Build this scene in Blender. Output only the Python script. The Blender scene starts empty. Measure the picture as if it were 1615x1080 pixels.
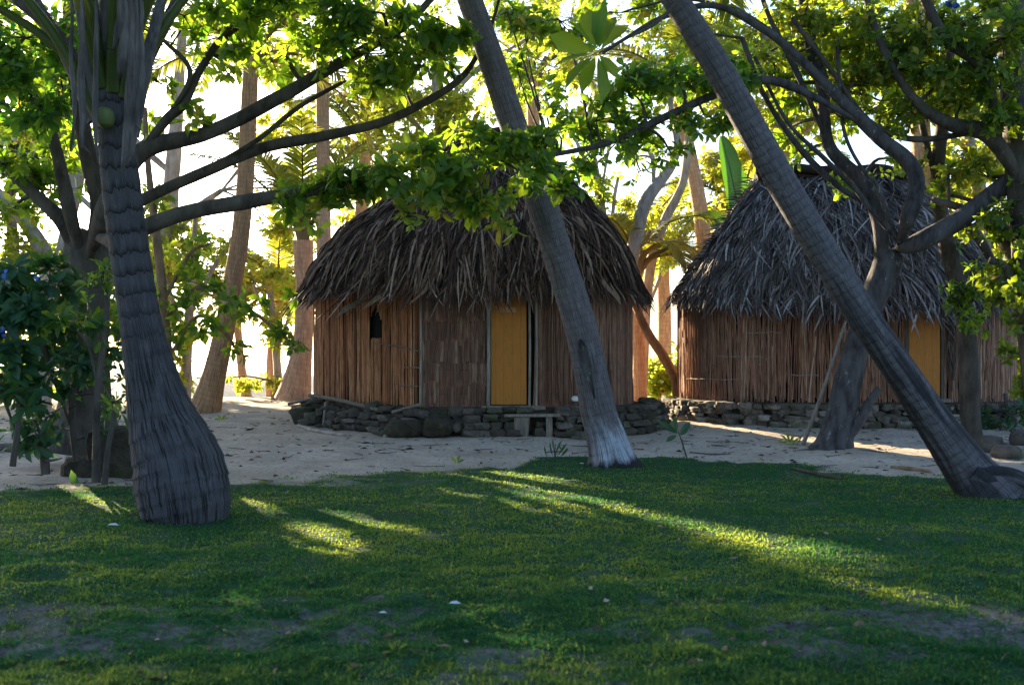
import bpy, math, random
import numpy as np
from mathutils import Vector

rng = np.random.default_rng(7)
random.seed(7)
scene = bpy.context.scene
COL = scene.collection

# ------------------------------------------------------------------ camera
F, CX, HY, CAMZ = 1700.0, 807.5, 562.0, 1.5      # focal (px of the 1615 px photo), centre, horizon row, eye height
cam = bpy.data.objects.new('camera', bpy.data.cameras.new('camera'))
COL.objects.link(cam)
cam.location = (0, 0, CAMZ)
cam.rotation_euler = (math.radians(90), 0, 0)
cam.data.sensor_width = 36
cam.data.lens = F / 1615 * 36
cam.data.shift_y = (HY - 540) / 1615
cam.data.clip_end = 6000
cam.data.dof.use_dof = True
cam.data.dof.focus_distance = 18.5
cam.data.dof.aperture_fstop = 2.8
scene.camera = cam

# ------------------------------------------------------------------ light
SUN_AZ = 30.5      # degrees left of the view direction
SUN_EL = 15.0
world = bpy.data.worlds.new('World')
scene.world = world
world.use_nodes = True
wn = world.node_tree
wn.nodes.clear()
sky = wn.nodes.new('ShaderNodeTexSky')
sky.sky_type = 'NISHITA'
sky.sun_disc = False
sky.sun_elevation = math.radians(SUN_EL)
sky.sun_rotation = math.radians(-SUN_AZ)
sky.air_density = 1.0
sky.dust_density = 1.6
sky.ozone_density = 3.0
bg = wn.nodes.new('ShaderNodeBackground')
bg.inputs['Strength'].default_value = 0.07
out = wn.nodes.new('ShaderNodeOutputWorld')
wn.links.new(sky.outputs[0], bg.inputs[0])
wn.links.new(bg.outputs[0], out.inputs[0])

sun = bpy.data.objects.new('sun', bpy.data.lights.new('sun', 'SUN'))
COL.objects.link(sun)
sun.data.energy = 5.0
sun.data.angle = math.radians(0.3)
sun.data.color = (1.0, 0.83, 0.54)
_a, _e = math.radians(SUN_AZ), math.radians(SUN_EL)
SUNV = Vector((-math.sin(_a) * math.cos(_e), math.cos(_a) * math.cos(_e), math.sin(_e)))
sun.rotation_euler = SUNV.to_track_quat('Z', 'Y').to_euler()

scene.view_settings.view_transform = 'Standard'
scene.view_settings.look = 'None'
scene.view_settings.exposure = 2.7
scene.view_settings.gamma = 1
scene.cycles.max_bounces = 7
scene.cycles.diffuse_bounces = 4
scene.cycles.transmission_bounces = 4
scene.cycles.glossy_bounces = 2
scene.cycles.use_denoising = True
scene.cycles.sample_clamp_indirect = 6

# ------------------------------------------------------------------ helpers
def P(px, py, d):
    return np.array([(px - CX) * d / F, d, CAMZ - (py - HY) * d / F])

def smooth(a, b, x):
    t = np.clip((np.asarray(x, float) - a) / (b - a), 0, 1)
    return t * t * (3 - 2 * t)

def vnoise(x, y, seed=0):
    x = np.asarray(x, float); y = np.asarray(y, float)
    xi = np.floor(x).astype(np.int64); yi = np.floor(y).astype(np.int64)
    xf = x - xi; yf = y - yi
    def h(a, b):
        n = (a * 374761393 + b * 668265263 + seed * 974634777) & 0x7fffffff
        n = ((n ^ (n >> 13)) * 1274126177) & 0x7fffffff
        n = (n ^ (n >> 16)) & 0xffff
        return n / 65535.0
    u = xf * xf * (3 - 2 * xf); v = yf * yf * (3 - 2 * yf)
    return (h(xi, yi) * (1 - u) + h(xi + 1, yi) * u) * (1 - v) + (h(xi, yi + 1) * (1 - u) + h(xi + 1, yi + 1) * u) * v

def fbm(x, y, seed=0, oct=4):
    s = 0; a = 0.5; t = 0
    for k in range(oct):
        s = s + a * vnoise(x * 2 ** k, y * 2 ** k, seed + k * 17); t += a; a *= .5
    return s / t

def ground_z(x, y):
    x = np.asarray(x, float); y = np.asarray(y, float)
    g = 0.3 * smooth(14, 25, y) + 0.07 * smooth(2, 6, x) * smooth(17, 22, y)
    g = g - 1.6 * smooth(31, 52, y) * (1 - smooth(12, 17, -x) * smooth(34, 40, y) * (1 - smooth(90, 130, y)))  # headland added at the left to carry the sun-blocking trees
    near = 1 - smooth(17, 30, y)
    g = g + near * (0.09 * (fbm(x * .55, y * .55, 3) - .5) + 0.045 * (fbm(x * 2.3, y * 2.3, 9) - .5))
    sandy = smooth(13, 16, y) * (1 - smooth(28, 34, y))
    g = g + sandy * (.045 * (fbm(x * 1.6, y * 1.6, 61) - .5) + .02 * (fbm(x * 6, y * 6, 62) - .5))
    rough = (1 - smooth(6.5, 9.5, y + 1.2 * (fbm(x * .6, 0 * y, 5) - .5)))
    g = g + rough * 0.11 * (fbm(x * 3.2, y * 3.2, 21) - .5)
    return g

_bx = [-30, -6, -4, -2.4, -1.0, -0.1, 0.3, 1.2, 2.0, 3.2, 5.0, 7.0, 30]
_by = [12.0, 12.4, 12.9, 14.0, 14.6, 14.9, 16.0, 16.4, 16.1, 15.2, 13.7, 12.6, 11.5]
def grass_amount(x, y):
    x = np.asarray(x, float); y = np.asarray(y, float)
    yb = np.interp(x, _bx, _by)
    e = (yb - y) + 1.5 * (fbm(x * 1.3, y * 1.3, 31) - .5) + .5 * (vnoise(x * 5, y * 5, 8) - .5)
    soft = np.interp(x, [-6, -3.5, 0, .5, 3, 5, 7], [.8, 1.5, 1.5, .35, .4, .7, .9])
    m = smooth(-0.25, 1, e / soft)
    # bare worn earth in the foreground
    bare = smooth(.43, .54, .68 * fbm(x * 1.15, y * 2.1, 44) + .32 * fbm(x * 6, y * 9, 45)) * (1 - smooth(6.2, 7.6, y))
    bare2 = smooth(.60, .72, fbm(x * 1.1, y * 1.8, 77)) * .6
    m = m * (1 - .68 * bare) * (1 - .7 * bare2)
    weeds = .5 * smooth(.5, .7, fbm(x * .5, y * .5, 91)) * smooth(24, 27, y) * (1 - smooth(33, 38, y))
    return np.clip(np.maximum(m, weeds), 0, 1)

# leaves are cut away along the sun so it lights these chosen ground strips
_STREAKS = [  # ((px, py) centre line of the strip on the ground, half width in metres at each point)
    ([(690, 739), (760, 745), (860, 757), (960, 778), (1060, 803), (1150, 832), (1230, 860), (1310, 882)], [.16, .38, .58, .64, .54, .48, .38, .12]),
    ([(362, 782), (410, 798), (470, 822), (520, 842), (556, 860)], [.08, .11, .11, .08, .02]),
    ([(420, 836), (490, 858), (560, 880)], [.0, .03, .0]),
    ([(512, 801), (570, 817), (640, 838)], [.06, .11, .04]),
    ([(108, 764), (170, 784), (245, 814)], [.12, .2, .1]),
    ([(560, 792), (680, 797), (830, 815)], [.03, .06, .03]),
    ([(290, 922), (380, 928), (470, 945), (525, 958)], [.05, .14, .10, .03]),
    ([(300, 948), (360, 946), (395, 950)], [.03, .06, .02]),
    ([(500, 985), (560, 992), (620, 1000)], [.02, .06, .02]), ([(560, 1020), (620, 1025), (665, 1040)], [.03, .10, .03]),
    ([(745, 926), (790, 932), (830, 938)], [.04, .07, .02]), ([(870, 905), (960, 914), (1060, 926)], [.03, .08, .03]),
    ([(870, 962), (930, 968), (980, 972)], [.03, .06, .02]), ([(755, 985), (820, 992), (890, 1002)], [.04, .09, .03]), ([(790, 1028), (850, 1036), (920, 1048)], [.03, .07, .02]), ([(690, 772), (760, 785), (860, 812)], [.03, .08, .03]), ([(1470, 884), (1540, 893), (1640, 905)], [.04, .09, .09]),
    ([(1250, 903), (1330, 918), (1400, 928)], [.02, .05, .02]), ([(1390, 930), (1450, 940), (1520, 956), (1640, 980)], [.02, .05, .04, .03]), ([(1090, 1020), (1130, 1028), (1160, 1034)], [.02, .05, .02]), ([(1190, 1060), (1230, 1072), (1270, 1080)], [.03, .06, .03]),
    ([(380, 652), (430, 672), (500, 700)], [.10, .14, .05]), ([(430, 648), (500, 668), (580, 700)], [.10, .12, .04]), ([(100, 720), (130, 724), (160, 732)], [.06, .1, .04]), ([(1060, 660), (1130, 668), (1230, 690)], [.15, .2, .05]),
]
_STREAKS += [([(780, 766), (880, 796), (990, 834)], [.04, .12, .04]), ([(985, 768), (1060, 782), (1150, 806)], [.04, .12, .05]), ([(1160, 850), (1240, 882), (1330, 905)], [.05, .12, .04]), ([(1340, 878), (1420, 888), (1500, 898)], [.03, .08, .04]), ([(1010, 940), (1080, 950), (1140, 962)], [.03, .08, .03]), ([(1240, 985), (1300, 996), (1380, 1010)], [.03, .07, .03])]
_SEG = []
def _prep():
    for line, hw in _STREAKS:
        g = np.array([[(x - CX) * F * CAMZ / (y - HY) / F, F * CAMZ / (y - HY)] for x, y in line])
        if line[0][1] < 735: g *= (CAMZ - .2) / CAMZ
        c = spline(np.c_[g, hw], len(line) * 6)
        _SEG.append(c)
_SEG_ALL = None
def in_sun_cut(p, pad=.10):
    global _SEG_ALL
    if _SEG_ALL is None:
        _prep(); _SEG_ALL = np.vstack(_SEG)
    p = np.asarray(p, float)
    k = (p[:, 2] - .03) / SUNV.z
    q = p[:, :2] - np.array([SUNV.x, SUNV.y])[None] * k[:, None]
    out = np.zeros(len(p), bool)
    for i in range(0, len(p), 20000):
        d = np.linalg.norm(q[i:i + 20000, None] - _SEG_ALL[None, :, :2], axis=2) - _SEG_ALL[None, :, 2]
        jag = .10 * (fbm(q[i:i + 20000, 0] * 4, q[i:i + 20000, 1] * 4, 88) - .5)
        out[i:i + 20000] = (d.min(1) < pad + jag)
    return out & (fbm(q[:, 0] * 2.2, q[:, 1] * 2.2, 99) > .30)

class MB:
    """collects vertices and faces and links them as one mesh object"""
    def __init__(s):
        s.v = []; s.f3 = []; s.f4 = []; s.r = []; s.uv = []; s.n = 0
    def add(s, v, f4=None, f3=None, rnd=0.5, uv=None):
        v = np.asarray(v, float).reshape(-1, 3)
        s.v.append(v)
        s.r.append(np.broadcast_to(np.asarray(rnd, float), (len(v),)))
        s.uv.append(np.zeros((len(v), 2)) if uv is None else np.asarray(uv, float).reshape(-1, 2))
        if f4 is not None and len(f4): s.f4.append(np.asarray(f4).reshape(-1, 4) + s.n)
        if f3 is not None and len(f3): s.f3.append(np.asarray(f3).reshape(-1, 3) + s.n)
        s.n += len(v)
    def build(s, name, m, parent=None, smoothing=True, loc=None):
        me = bpy.data.meshes.new(name)
        V = np.concatenate(s.v); R = np.concatenate(s.r); UV = np.concatenate(s.uv)
        f4 = np.concatenate(s.f4) if s.f4 else np.zeros((0, 4), int)
        f3 = np.concatenate(s.f3) if s.f3 else np.zeros((0, 3), int)
        o = bpy.data.objects.new(name, me)
        org = np.zeros(3)
        if parent is not None: org = np.array(parent.matrix_world.translation if parent.parent is None else parent.get('_w', (0, 0, 0)))
        if parent is not None and parent.parent is None: org = np.array(parent.location)
        if parent is None:
            org = np.array(loc) if loc is not None else np.array([V[:, 0].mean(), V[:, 1].mean(), V[:, 2].min()])
            o.location = org
        elif parent.parent is not None:
            org = np.array(parent.parent.location) + np.array(parent.location)
        V = V - org
        me.vertices.add(len(V)); me.vertices.foreach_set('co', V.astype(np.float32).ravel())
        lv = np.concatenate([f4.ravel(), f3.ravel()]).astype(np.int32)
        me.loops.add(len(lv)); me.loops.foreach_set('vertex_index', lv)
        np_ = len(f4) + len(f3)
        st = np.concatenate([np.arange(len(f4)) * 4, len(f4) * 4 + np.arange(len(f3)) * 3]).astype(np.int32)
        me.polygons.add(np_); me.polygons.foreach_set('loop_start', st)
        try: me.polygons.foreach_set('loop_total', np.concatenate([np.full(len(f4), 4), np.full(len(f3), 3)]).astype(np.int32))
        except Exception: pass
        me.polygons.foreach_set('use_smooth', np.full(np_, bool(smoothing)))
        ul = me.uv_layers.new(name='UVMap')
        ul.data.foreach_set('uv', UV[lv].astype(np.float32).ravel())
        at = me.attributes.new('rnd', 'FLOAT', 'POINT'); at.data.foreach_set('value', R.astype(np.float32))
        me.update(calc_edges=True); me.validate()
        if m is not None: me.materials.append(m)
        COL.objects.link(o)
        if parent is not None: o.parent = parent
        return o

def tag(o, label=None, cat=None, group=None, kind=None):
    if label: o['label'] = label
    if cat: o['category'] = cat
    if group: o['group'] = group
    if kind: o['kind'] = kind
    return o

def thing(name, label, cat, loc, group=None):
    o = bpy.data.objects.new(name, None); COL.objects.link(o)
    o.location = tuple(float(v) for v in loc); o.empty_display_size = .2
    return tag(o, label, cat, group)

def unit(v):
    v = np.asarray(v, float)
    return v / np.maximum(np.linalg.norm(v, axis=-1, keepdims=True), 1e-9)

def spline(pts, n):
    """Catmull-Rom through rows of pts, n samples, evenly spaced"""
    p = np.asarray(pts, float)
    if len(p) == 2:
        t = np.linspace(0, 1, n)[:, None]; return p[0] * (1 - t) + p[1] * t
    q = np.vstack([2 * p[0] - p[1], p, 2 * p[-1] - p[-2]])
    o = []
    for i in range(len(p) - 1):
        a, b, c, d = q[i], q[i + 1], q[i + 2], q[i + 3]
        t = np.linspace(0, 1, 24, endpoint=False)[:, None]
        o.append(.5 * (2 * b + (c - a) * t + (2 * a - 5 * b + 4 * c - d) * t ** 2 + (3 * b - a - 3 * c + d) * t ** 3))
    o.append(p[-1:]); o = np.vstack(o)
    s = np.concatenate([[0], np.cumsum(np.linalg.norm(np.diff(o[:, :3], axis=0), axis=1))])
    u = np.linspace(0, s[-1], n)
    return np.stack([np.interp(u, s, o[:, k]) for k in range(o.shape[1])], 1)

def tube(mb, pts, rad, n=None, sides=10, disp=None, rnd=.5, flat=1.0, cap=True, up=None):
    """tapered tube along pts; disp(angle, metres) scales the radius; flat squashes the cross-section"""
    pts = np.asarray(pts, float); rad = np.asarray(rad, float)
    if n is None: n = max(4, len(pts) * 4)
    c = spline(np.c_[pts, rad], n)
    p, r = c[:, :3], c[:, 3]
    T = unit(np.gradient(p, axis=0))
    ref = np.array([0, 1, 0.]) if up is None else np.asarray(up, float)
    if abs(T[0] @ unit(ref)) > .9: ref = np.array([1., 0, 0])
    A = np.zeros_like(p); a = unit(ref - T[0] * (ref @ T[0]))
    for i in range(n):
        a = unit(a - T[i] * (a @ T[i])); A[i] = a
    B = np.cross(T, A)
    s = np.concatenate([[0], np.cumsum(np.linalg.norm(np.diff(p, axis=0), axis=1))])
    ang = np.linspace(0, 2 * np.pi, sides + 1)
    AA, SS = np.meshgrid(ang, s)
    R = r[:, None] * np.ones_like(AA)
    if disp is not None: R = R * disp(AA % (2 * np.pi), SS)
    V = p[:, None, :] + A[:, None, :] * (np.cos(AA) * R)[..., None] * flat + B[:, None, :] * (np.sin(AA) * R)[..., None]
    uv = np.stack([AA / (2 * np.pi), SS], -1)
    w = sides + 1
    i, j = np.meshgrid(np.arange(n - 1), np.arange(sides), indexing='ij')
    f = np.stack([i * w + j, i * w + j + 1, (i + 1) * w + j + 1, (i + 1) * w + j], -1).reshape(-1, 4)
    mb.add(V.reshape(-1, 3), f4=f, rnd=rnd, uv=uv.reshape(-1, 2))
    if cap:
        for k in (0, n - 1):
            ring = np.vstack([V[k, :-1], p[k:k + 1]]); m = sides
            f3 = [(q, (q + 1) % m, m) for q in range(m)]
            if k == 0: f3 = [(b, a_, c_) for a_, b, c_ in f3]
            mb.add(ring, f3=f3, rnd=rnd, uv=np.full((m + 1, 2), uv[k, 0]))
    return p

def sticks(mb, A, B, ra, rb, rnd=.5, clear=False):
    """many thin three-sided sticks from points A to points B"""
    A = np.asarray(A, float); B = np.asarray(B, float); n = len(A)
    if clear and n:
        ok = ~(in_sun_cut((A + B) / 2) | in_sun_cut(A * .25 + B * .75) | in_sun_cut(A * .75 + B * .25)); A, B = A[ok], B[ok]; n = len(A)
    if n == 0: return
    T = unit(B - A)
    ref = np.where(np.abs(T[:, 2:3]) > .9, np.array([[1., 0, 0]]), np.array([[0, 0, 1.]]))
    U = unit(np.cross(T, ref)); W = np.cross(T, U)
    V = []
    for (p, r) in ((A, ra), (B, rb)):
        r = np.broadcast_to(np.asarray(r, float), (n,))[:, None]
        for k in range(3):
            a = 2 * np.pi * k / 3
            V.append(p + (U * math.cos(a) + W * math.sin(a)) * r)
    V = np.stack(V, 1)
    base = np.array([[0, 1, 4, 3], [1, 2, 5, 4], [2, 0, 3, 5]])
    f = (np.arange(n)[:, None, None] * 6 + base[None]).reshape(-1, 4)
    mb.add(V.reshape(-1, 3), f4=f, rnd=np.repeat(np.broadcast_to(rnd, (n,)), 6))

def box(mb, lo, hi, rnd=.5, rotz=0, at=(0, 0, 0), jitter=0):
    lo = np.array(lo, float); hi = np.array(hi, float)
    v = np.array([[x, y, z] for z in (lo[2], hi[2]) for y in (lo[1], hi[1]) for x in (lo[0], hi[0])])
    if jitter: v = v + rng.normal(0, jitter, v.shape)
    c, s = math.cos(rotz), math.sin(rotz)
    v = np.c_[v[:, 0] * c - v[:, 1] * s, v[:, 0] * s + v[:, 1] * c, v[:, 2]] + np.array(at)
    fs = [(0, 2, 3, 1), (4, 5, 7, 6), (0, 1, 5, 4), (2, 6, 7, 3), (0, 4, 6, 2), (1, 3, 7, 5)]
    uvf = [(0, 1), (0, 1), (0, 2), (0, 2), (1, 2), (1, 2)]
    l = np.array([[x, y, z] for z in (lo[2], hi[2]) for y in (lo[1], hi[1]) for x in (lo[0], hi[0])])
    for q, ax in zip(fs, uvf):
        mb.add(v[list(q)], f4=[(0, 1, 2, 3)], rnd=rnd, uv=l[list(q)][:, list(ax)])

# leaf outline templates: (along, across, lift), faces
OVAL = (np.array([[0, 0, 0], [.3, -.36, .05], [.3, 0, -.01], [.3, .36, .05], [.68, -.46, .02], [.68, 0, -.05], [.68, .46, .02], [1, 0, -.14]]),
        [(1, 2, 5, 4), (2, 3, 6, 5)], [(0, 2, 1), (0, 3, 2), (4, 5, 7), (5, 6, 7)])
SIMPLE = (np.array([[0, 0, 0], [.5, -.5, .04], [1, 0, -.1], [.5, .5, .04]]), [(0, 3, 2, 1)], [])
LANCE = (np.array([[0, 0, 0], [.45, -.5, .05], [.45, 0, -.02], [.45, .5, .05], [1, 0, -.16]]), [], [(0, 2, 1), (0, 3, 2), (1, 2, 4), (2, 3, 4)])

def leaves(mb, O, D, U, L, W, rnd, tmpl, clear=False):
    T, f4, f3 = tmpl
    if clear:
        n = len(O); L = np.broadcast_to(L, (n,)); W = np.broadcast_to(W, (n,)); rnd = np.broadcast_to(rnd, (n,))
        ok = ~in_sun_cut(O + unit(D) * (L * .5)[:, None], .02 + .22 * float(L.mean()))
        if not ok.any(): return
        O, D, U, L, W, rnd = O[ok], D[ok], U[ok], L[ok], W[ok], rnd[ok]
    D = unit(D); S = unit(np.cross(D, U)); N = np.cross(S, D)
    n, k = len(O), len(T)
    L = np.broadcast_to(L, (n,))[:, None, None]; W = np.broadcast_to(W, (n,))[:, None, None]
    V = O[:, None] + D[:, None] * (T[None, :, 0:1] * L) + S[:, None] * (T[None, :, 1:2] * W) + N[:, None] * (T[None, :, 2:3] * L)
    off = np.arange(n)[:, None, None] * k
    mb.add(V.reshape(-1, 3),
           f4=(off + np.array(f4)[None]).reshape(-1, 4) if len(f4) else None,
           f3=(off + np.array(f3)[None]).reshape(-1, 3) if len(f3) else None,
           rnd=np.repeat(np.broadcast_to(rnd, (n,)), k), uv=np.tile(T[:, :2], (n, 1)))

def rosettes(mb, C, DIR, k, L, W, tmpl, droop=.25, bias=0.0, spread=(.7, 1.45)):
    """a whorl of k leaves at each point of C"""
    n = len(C)
    DIR = unit(DIR)
    ref = np.where(np.abs(DIR[:, 2:3]) > .9, np.array([[1., 0, 0]]), np.array([[0, 0, 1.]]))
    A = unit(np.cross(DIR, ref)); B = np.cross(DIR, A)
    ph = rng.uniform(0, 6.28, (n, 1)) + np.arange(k)[None] * (6.283 / k) + rng.normal(0, .35, (n, k))
    ti = rng.uniform(spread[0], spread[1], (n, k))
    rad = A[:, None] * np.cos(ph)[..., None] + B[:, None] * np.sin(ph)[..., None]
    D = DIR[:, None] * np.cos(ti)[..., None] + rad * np.sin(ti)[..., None]
    D[..., 2] -= droop * rng.uniform(.3, 1.5, (n, k))
    U = DIR[:, None] * np.sin(ti)[..., None] - rad * np.cos(ti)[..., None] + rng.normal(0, .3, (n, k, 3))
    U[..., 2] += .35
    size = rng.uniform(.5, 1.0, (n, k)) * rng.uniform(.75, 1.35, (n, 1))
    O = np.repeat(C[:, None], k, 1) + D * .03 * L - DIR[:, None] * (rng.uniform(0, .8, (n, k, 1)) * L * .5)
    rn = np.clip(rng.normal(.5, .2, (n, k)) + rng.normal(bias, .1, (n, 1)), 0, 1)
    leaves(mb, O.reshape(-1, 3), D.reshape(-1, 3), U.reshape(-1, 3), (L * size).ravel(), (W * size * rng.uniform(.8, 1.15, (n, k))).ravel(), rn.ravel(), tmpl, True)

# ------------------------------------------------------------------ materials
class NT:
    def __init__(s, name):
        s.m = bpy.data.materials.new(name); s.m.use_nodes = True
        s.t = s.m.node_tree; s.t.nodes.clear()
        s.out = s.t.nodes.new('ShaderNodeOutputMaterial')
    def n(s, typ, **kw):
        nd = s.t.nodes.new('ShaderNode' + typ)
        for k, v in kw.items():
            if k.startswith('i_'):
                key = k[2:]
                key = int(key) if key.isdigit() else key.replace('_', ' ')
                if hasattr(v, 'is_output') or isinstance(v, bpy.types.NodeSocket): s.t.links.new(v, nd.inputs[key])
                else: nd.inputs[key].default_value = v
            else: setattr(nd, k, v)
        return nd
    def link(s, a, b): s.t.links.new(a, b)
    def ramp(s, fac, stops, interp='LINEAR'):
        r = s.t.nodes.new('ShaderNodeValToRGB'); r.color_ramp.interpolation = interp
        e = r.color_ramp.elements
        while len(e) > 1: e.remove(e[-1])
        e[0].position = stops[0][0]; e[0].color = (*stops[0][1], 1) if len(stops[0][1]) == 3 else stops[0][1]
        for p, c in stops[1:]:
            q = e.new(p); q.color = (*c, 1)
        s.link(fac, r.inputs[0]); return r.outputs[0]
    def attr(s, name='rnd'): return s.n('Attribute', attribute_name=name).outputs['Fac']
    def uv(s, scale=(1, 1, 1)):
        u = s.n('UVMap').outputs[0]
        return s.n('Mapping', i_Vector=u, i_Scale=scale).outputs[0]
    def pos(s, scale=(1, 1, 1)):
        return s.n('Mapping', i_Vector=s.n('NewGeometry').outputs['Position'], i_Scale=scale).outputs[0]
    def obj(s, scale=(1, 1, 1)):
        return s.n('Mapping', i_Vector=s.n('TexCoord').outputs['Object'], i_Scale=scale).outputs[0]
    def noise(s, vec, scale=5, detail=4, rough=.55, dist=0):
        return s.n('TexNoise', i_Vector=vec, i_Scale=scale, i_Detail=detail, i_Roughness=rough, i_Distortion=dist).outputs['Fac']
    def math(s, op, a, b=None, clamp=False):
        m = s.n('Math', operation=op, use_clamp=clamp)
        for i, v in enumerate((a, b)):
            if v is None: continue
            if isinstance(v, (int, float)): m.inputs[i].default_value = v
            else: s.link(v, m.inputs[i])
        return m.outputs[0]
    def mix(s, fac, a, b, mode='MIX'):
        m = s.n('Mix', data_type='RGBA', blend_type=mode)
        for sock, v in ((m.inputs[0], fac), (m.inputs[6], a), (m.inputs[7], b)):
            if isinstance(v, (int, float)): sock.default_value = v
            elif isinstance(v, tuple): sock.default_value = (*v, 1)
            else: s.link(v, sock)
        return m.outputs[2]
    def finish(s, color, rough=.8, bump=None, bstr=.5, bdist=.02, spec=.3):
        p = s.n('BsdfPrincipled')
        for k, v in (('Base Color', color), ('Roughness', rough), ('Specular IOR Level', spec)):
            if isinstance(v, tuple): p.inputs[k].default_value = (*v, 1)
            elif isinstance(v, (int, float)): p.inputs[k].default_value = v
            else: s.link(v, p.inputs[k])
        if bump is not None:
            b = s.n('Bump', i_Strength=bstr, i_Distance=bdist, i_Height=bump); s.link(b.outputs[0], p.inputs['Normal'])
        s.link(p.outputs[0], s.out.inputs[0]); return s.m
    def leaf(s, color, trans, fac=.45, rough=.45, spec=.35):
        p = s.n('BsdfPrincipled', i_Roughness=rough); p.inputs['Specular IOR Level'].default_value = spec
        t = s.n('BsdfTranslucent')
        s.link(color, p.inputs['Base Color']); s.link(trans, t.inputs['Color'])
        m = s.n('MixShader', i_0=fac, i_1=p.outputs[0], i_2=t.outputs[0])
        s.link(m.outputs[0], s.out.inputs[0]); return s.m

def leaf_mat(name, dark, light, tdark, tlight, fac=.45, rough=.45, old=None, spec=.35):
    t = NT(name); r = t.attr()
    st = [(0, dark), (.85, light)]; ts = [(0, tdark), (.85, tlight)]
    if old: st.append((1, old)); ts.append((1, old))
    u = t.uv()
    sep = t.n('SeparateXYZ', i_0=u)
    mid = t.math('SUBTRACT', 1.0, t.math('MULTIPLY', t.math('ABSOLUTE', sep.outputs[1]), 9, True), True)
    c = t.mix(t.math('MULTIPLY', mid, .35), t.ramp(r, st), tuple(min(1, 1.8 * v) for v in light))
    return t.leaf(c, t.ramp(r, ts), fac, rough, spec)

M = {}
M['leaf_broad'] = leaf_mat('leaf_broad', (.022, .065, .018), (.065, .14, .025), (.13, .35, .016), (.50, .66, .03), .5, .4, (.32, .28, .03))
M['leaf_dark'] = leaf_mat('leaf_dark', (.014, .05, .028), (.035, .10, .045), (.05, .17, .03), (.22, .38, .04), .38, .42)
M['leaf_small'] = leaf_mat('leaf_small', (.028, .075, .018), (.09, .15, .025), (.15, .32, .015), (.54, .62, .03), .5, .5, (.42, .30, .03))
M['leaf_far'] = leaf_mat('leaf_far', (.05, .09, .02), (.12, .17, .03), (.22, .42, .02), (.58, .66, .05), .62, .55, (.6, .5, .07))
M['frond'] = leaf_mat('frond', (.03, .06, .014), (.08, .12, .02), (.10, .16, .01), (.34, .34, .03), .5, .4, (.35, .24, .05))
M['frond_dry'] = leaf_mat('frond_dry', (.16, .10, .05), (.32, .22, .11), (.2, .12, .04), (.4, .26, .1), .3, .7)
M['banana'] = leaf_mat('banana', (.02, .075, .014), (.045, .13, .02), (.04, .14, .01), (.14, .30, .015), .38, .35)
M['husk'] = leaf_mat('husk', (.05, .08, .02), (.08, .10, .03), (.02, .03, .01), (.03, .04, .01), .05, .6)
M['blade'] = leaf_mat('blade', (.010, .062, .026), (.03, .120, .042), (.05, .185, .035), (.58, .62, .06), .60, .6, (.34, .29, .10), .2)

def strand_late(name, a, b):
    t = NT(name); n = t.noise(t.obj((1, 1, .12)), 26, 4, .6); n2 = t.noise(t.obj(), 3, 3)
    c = t.ramp(n, [(.3, a), (.7, b)])
    c = t.mix(t.ramp(n2, [(.45, (0, 0, 0)), (.7, (.7, .7, .7))]), c, tuple(.6 * k for k in a))
    return t.finish(c, .75, n, .5, .01, .3)

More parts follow.
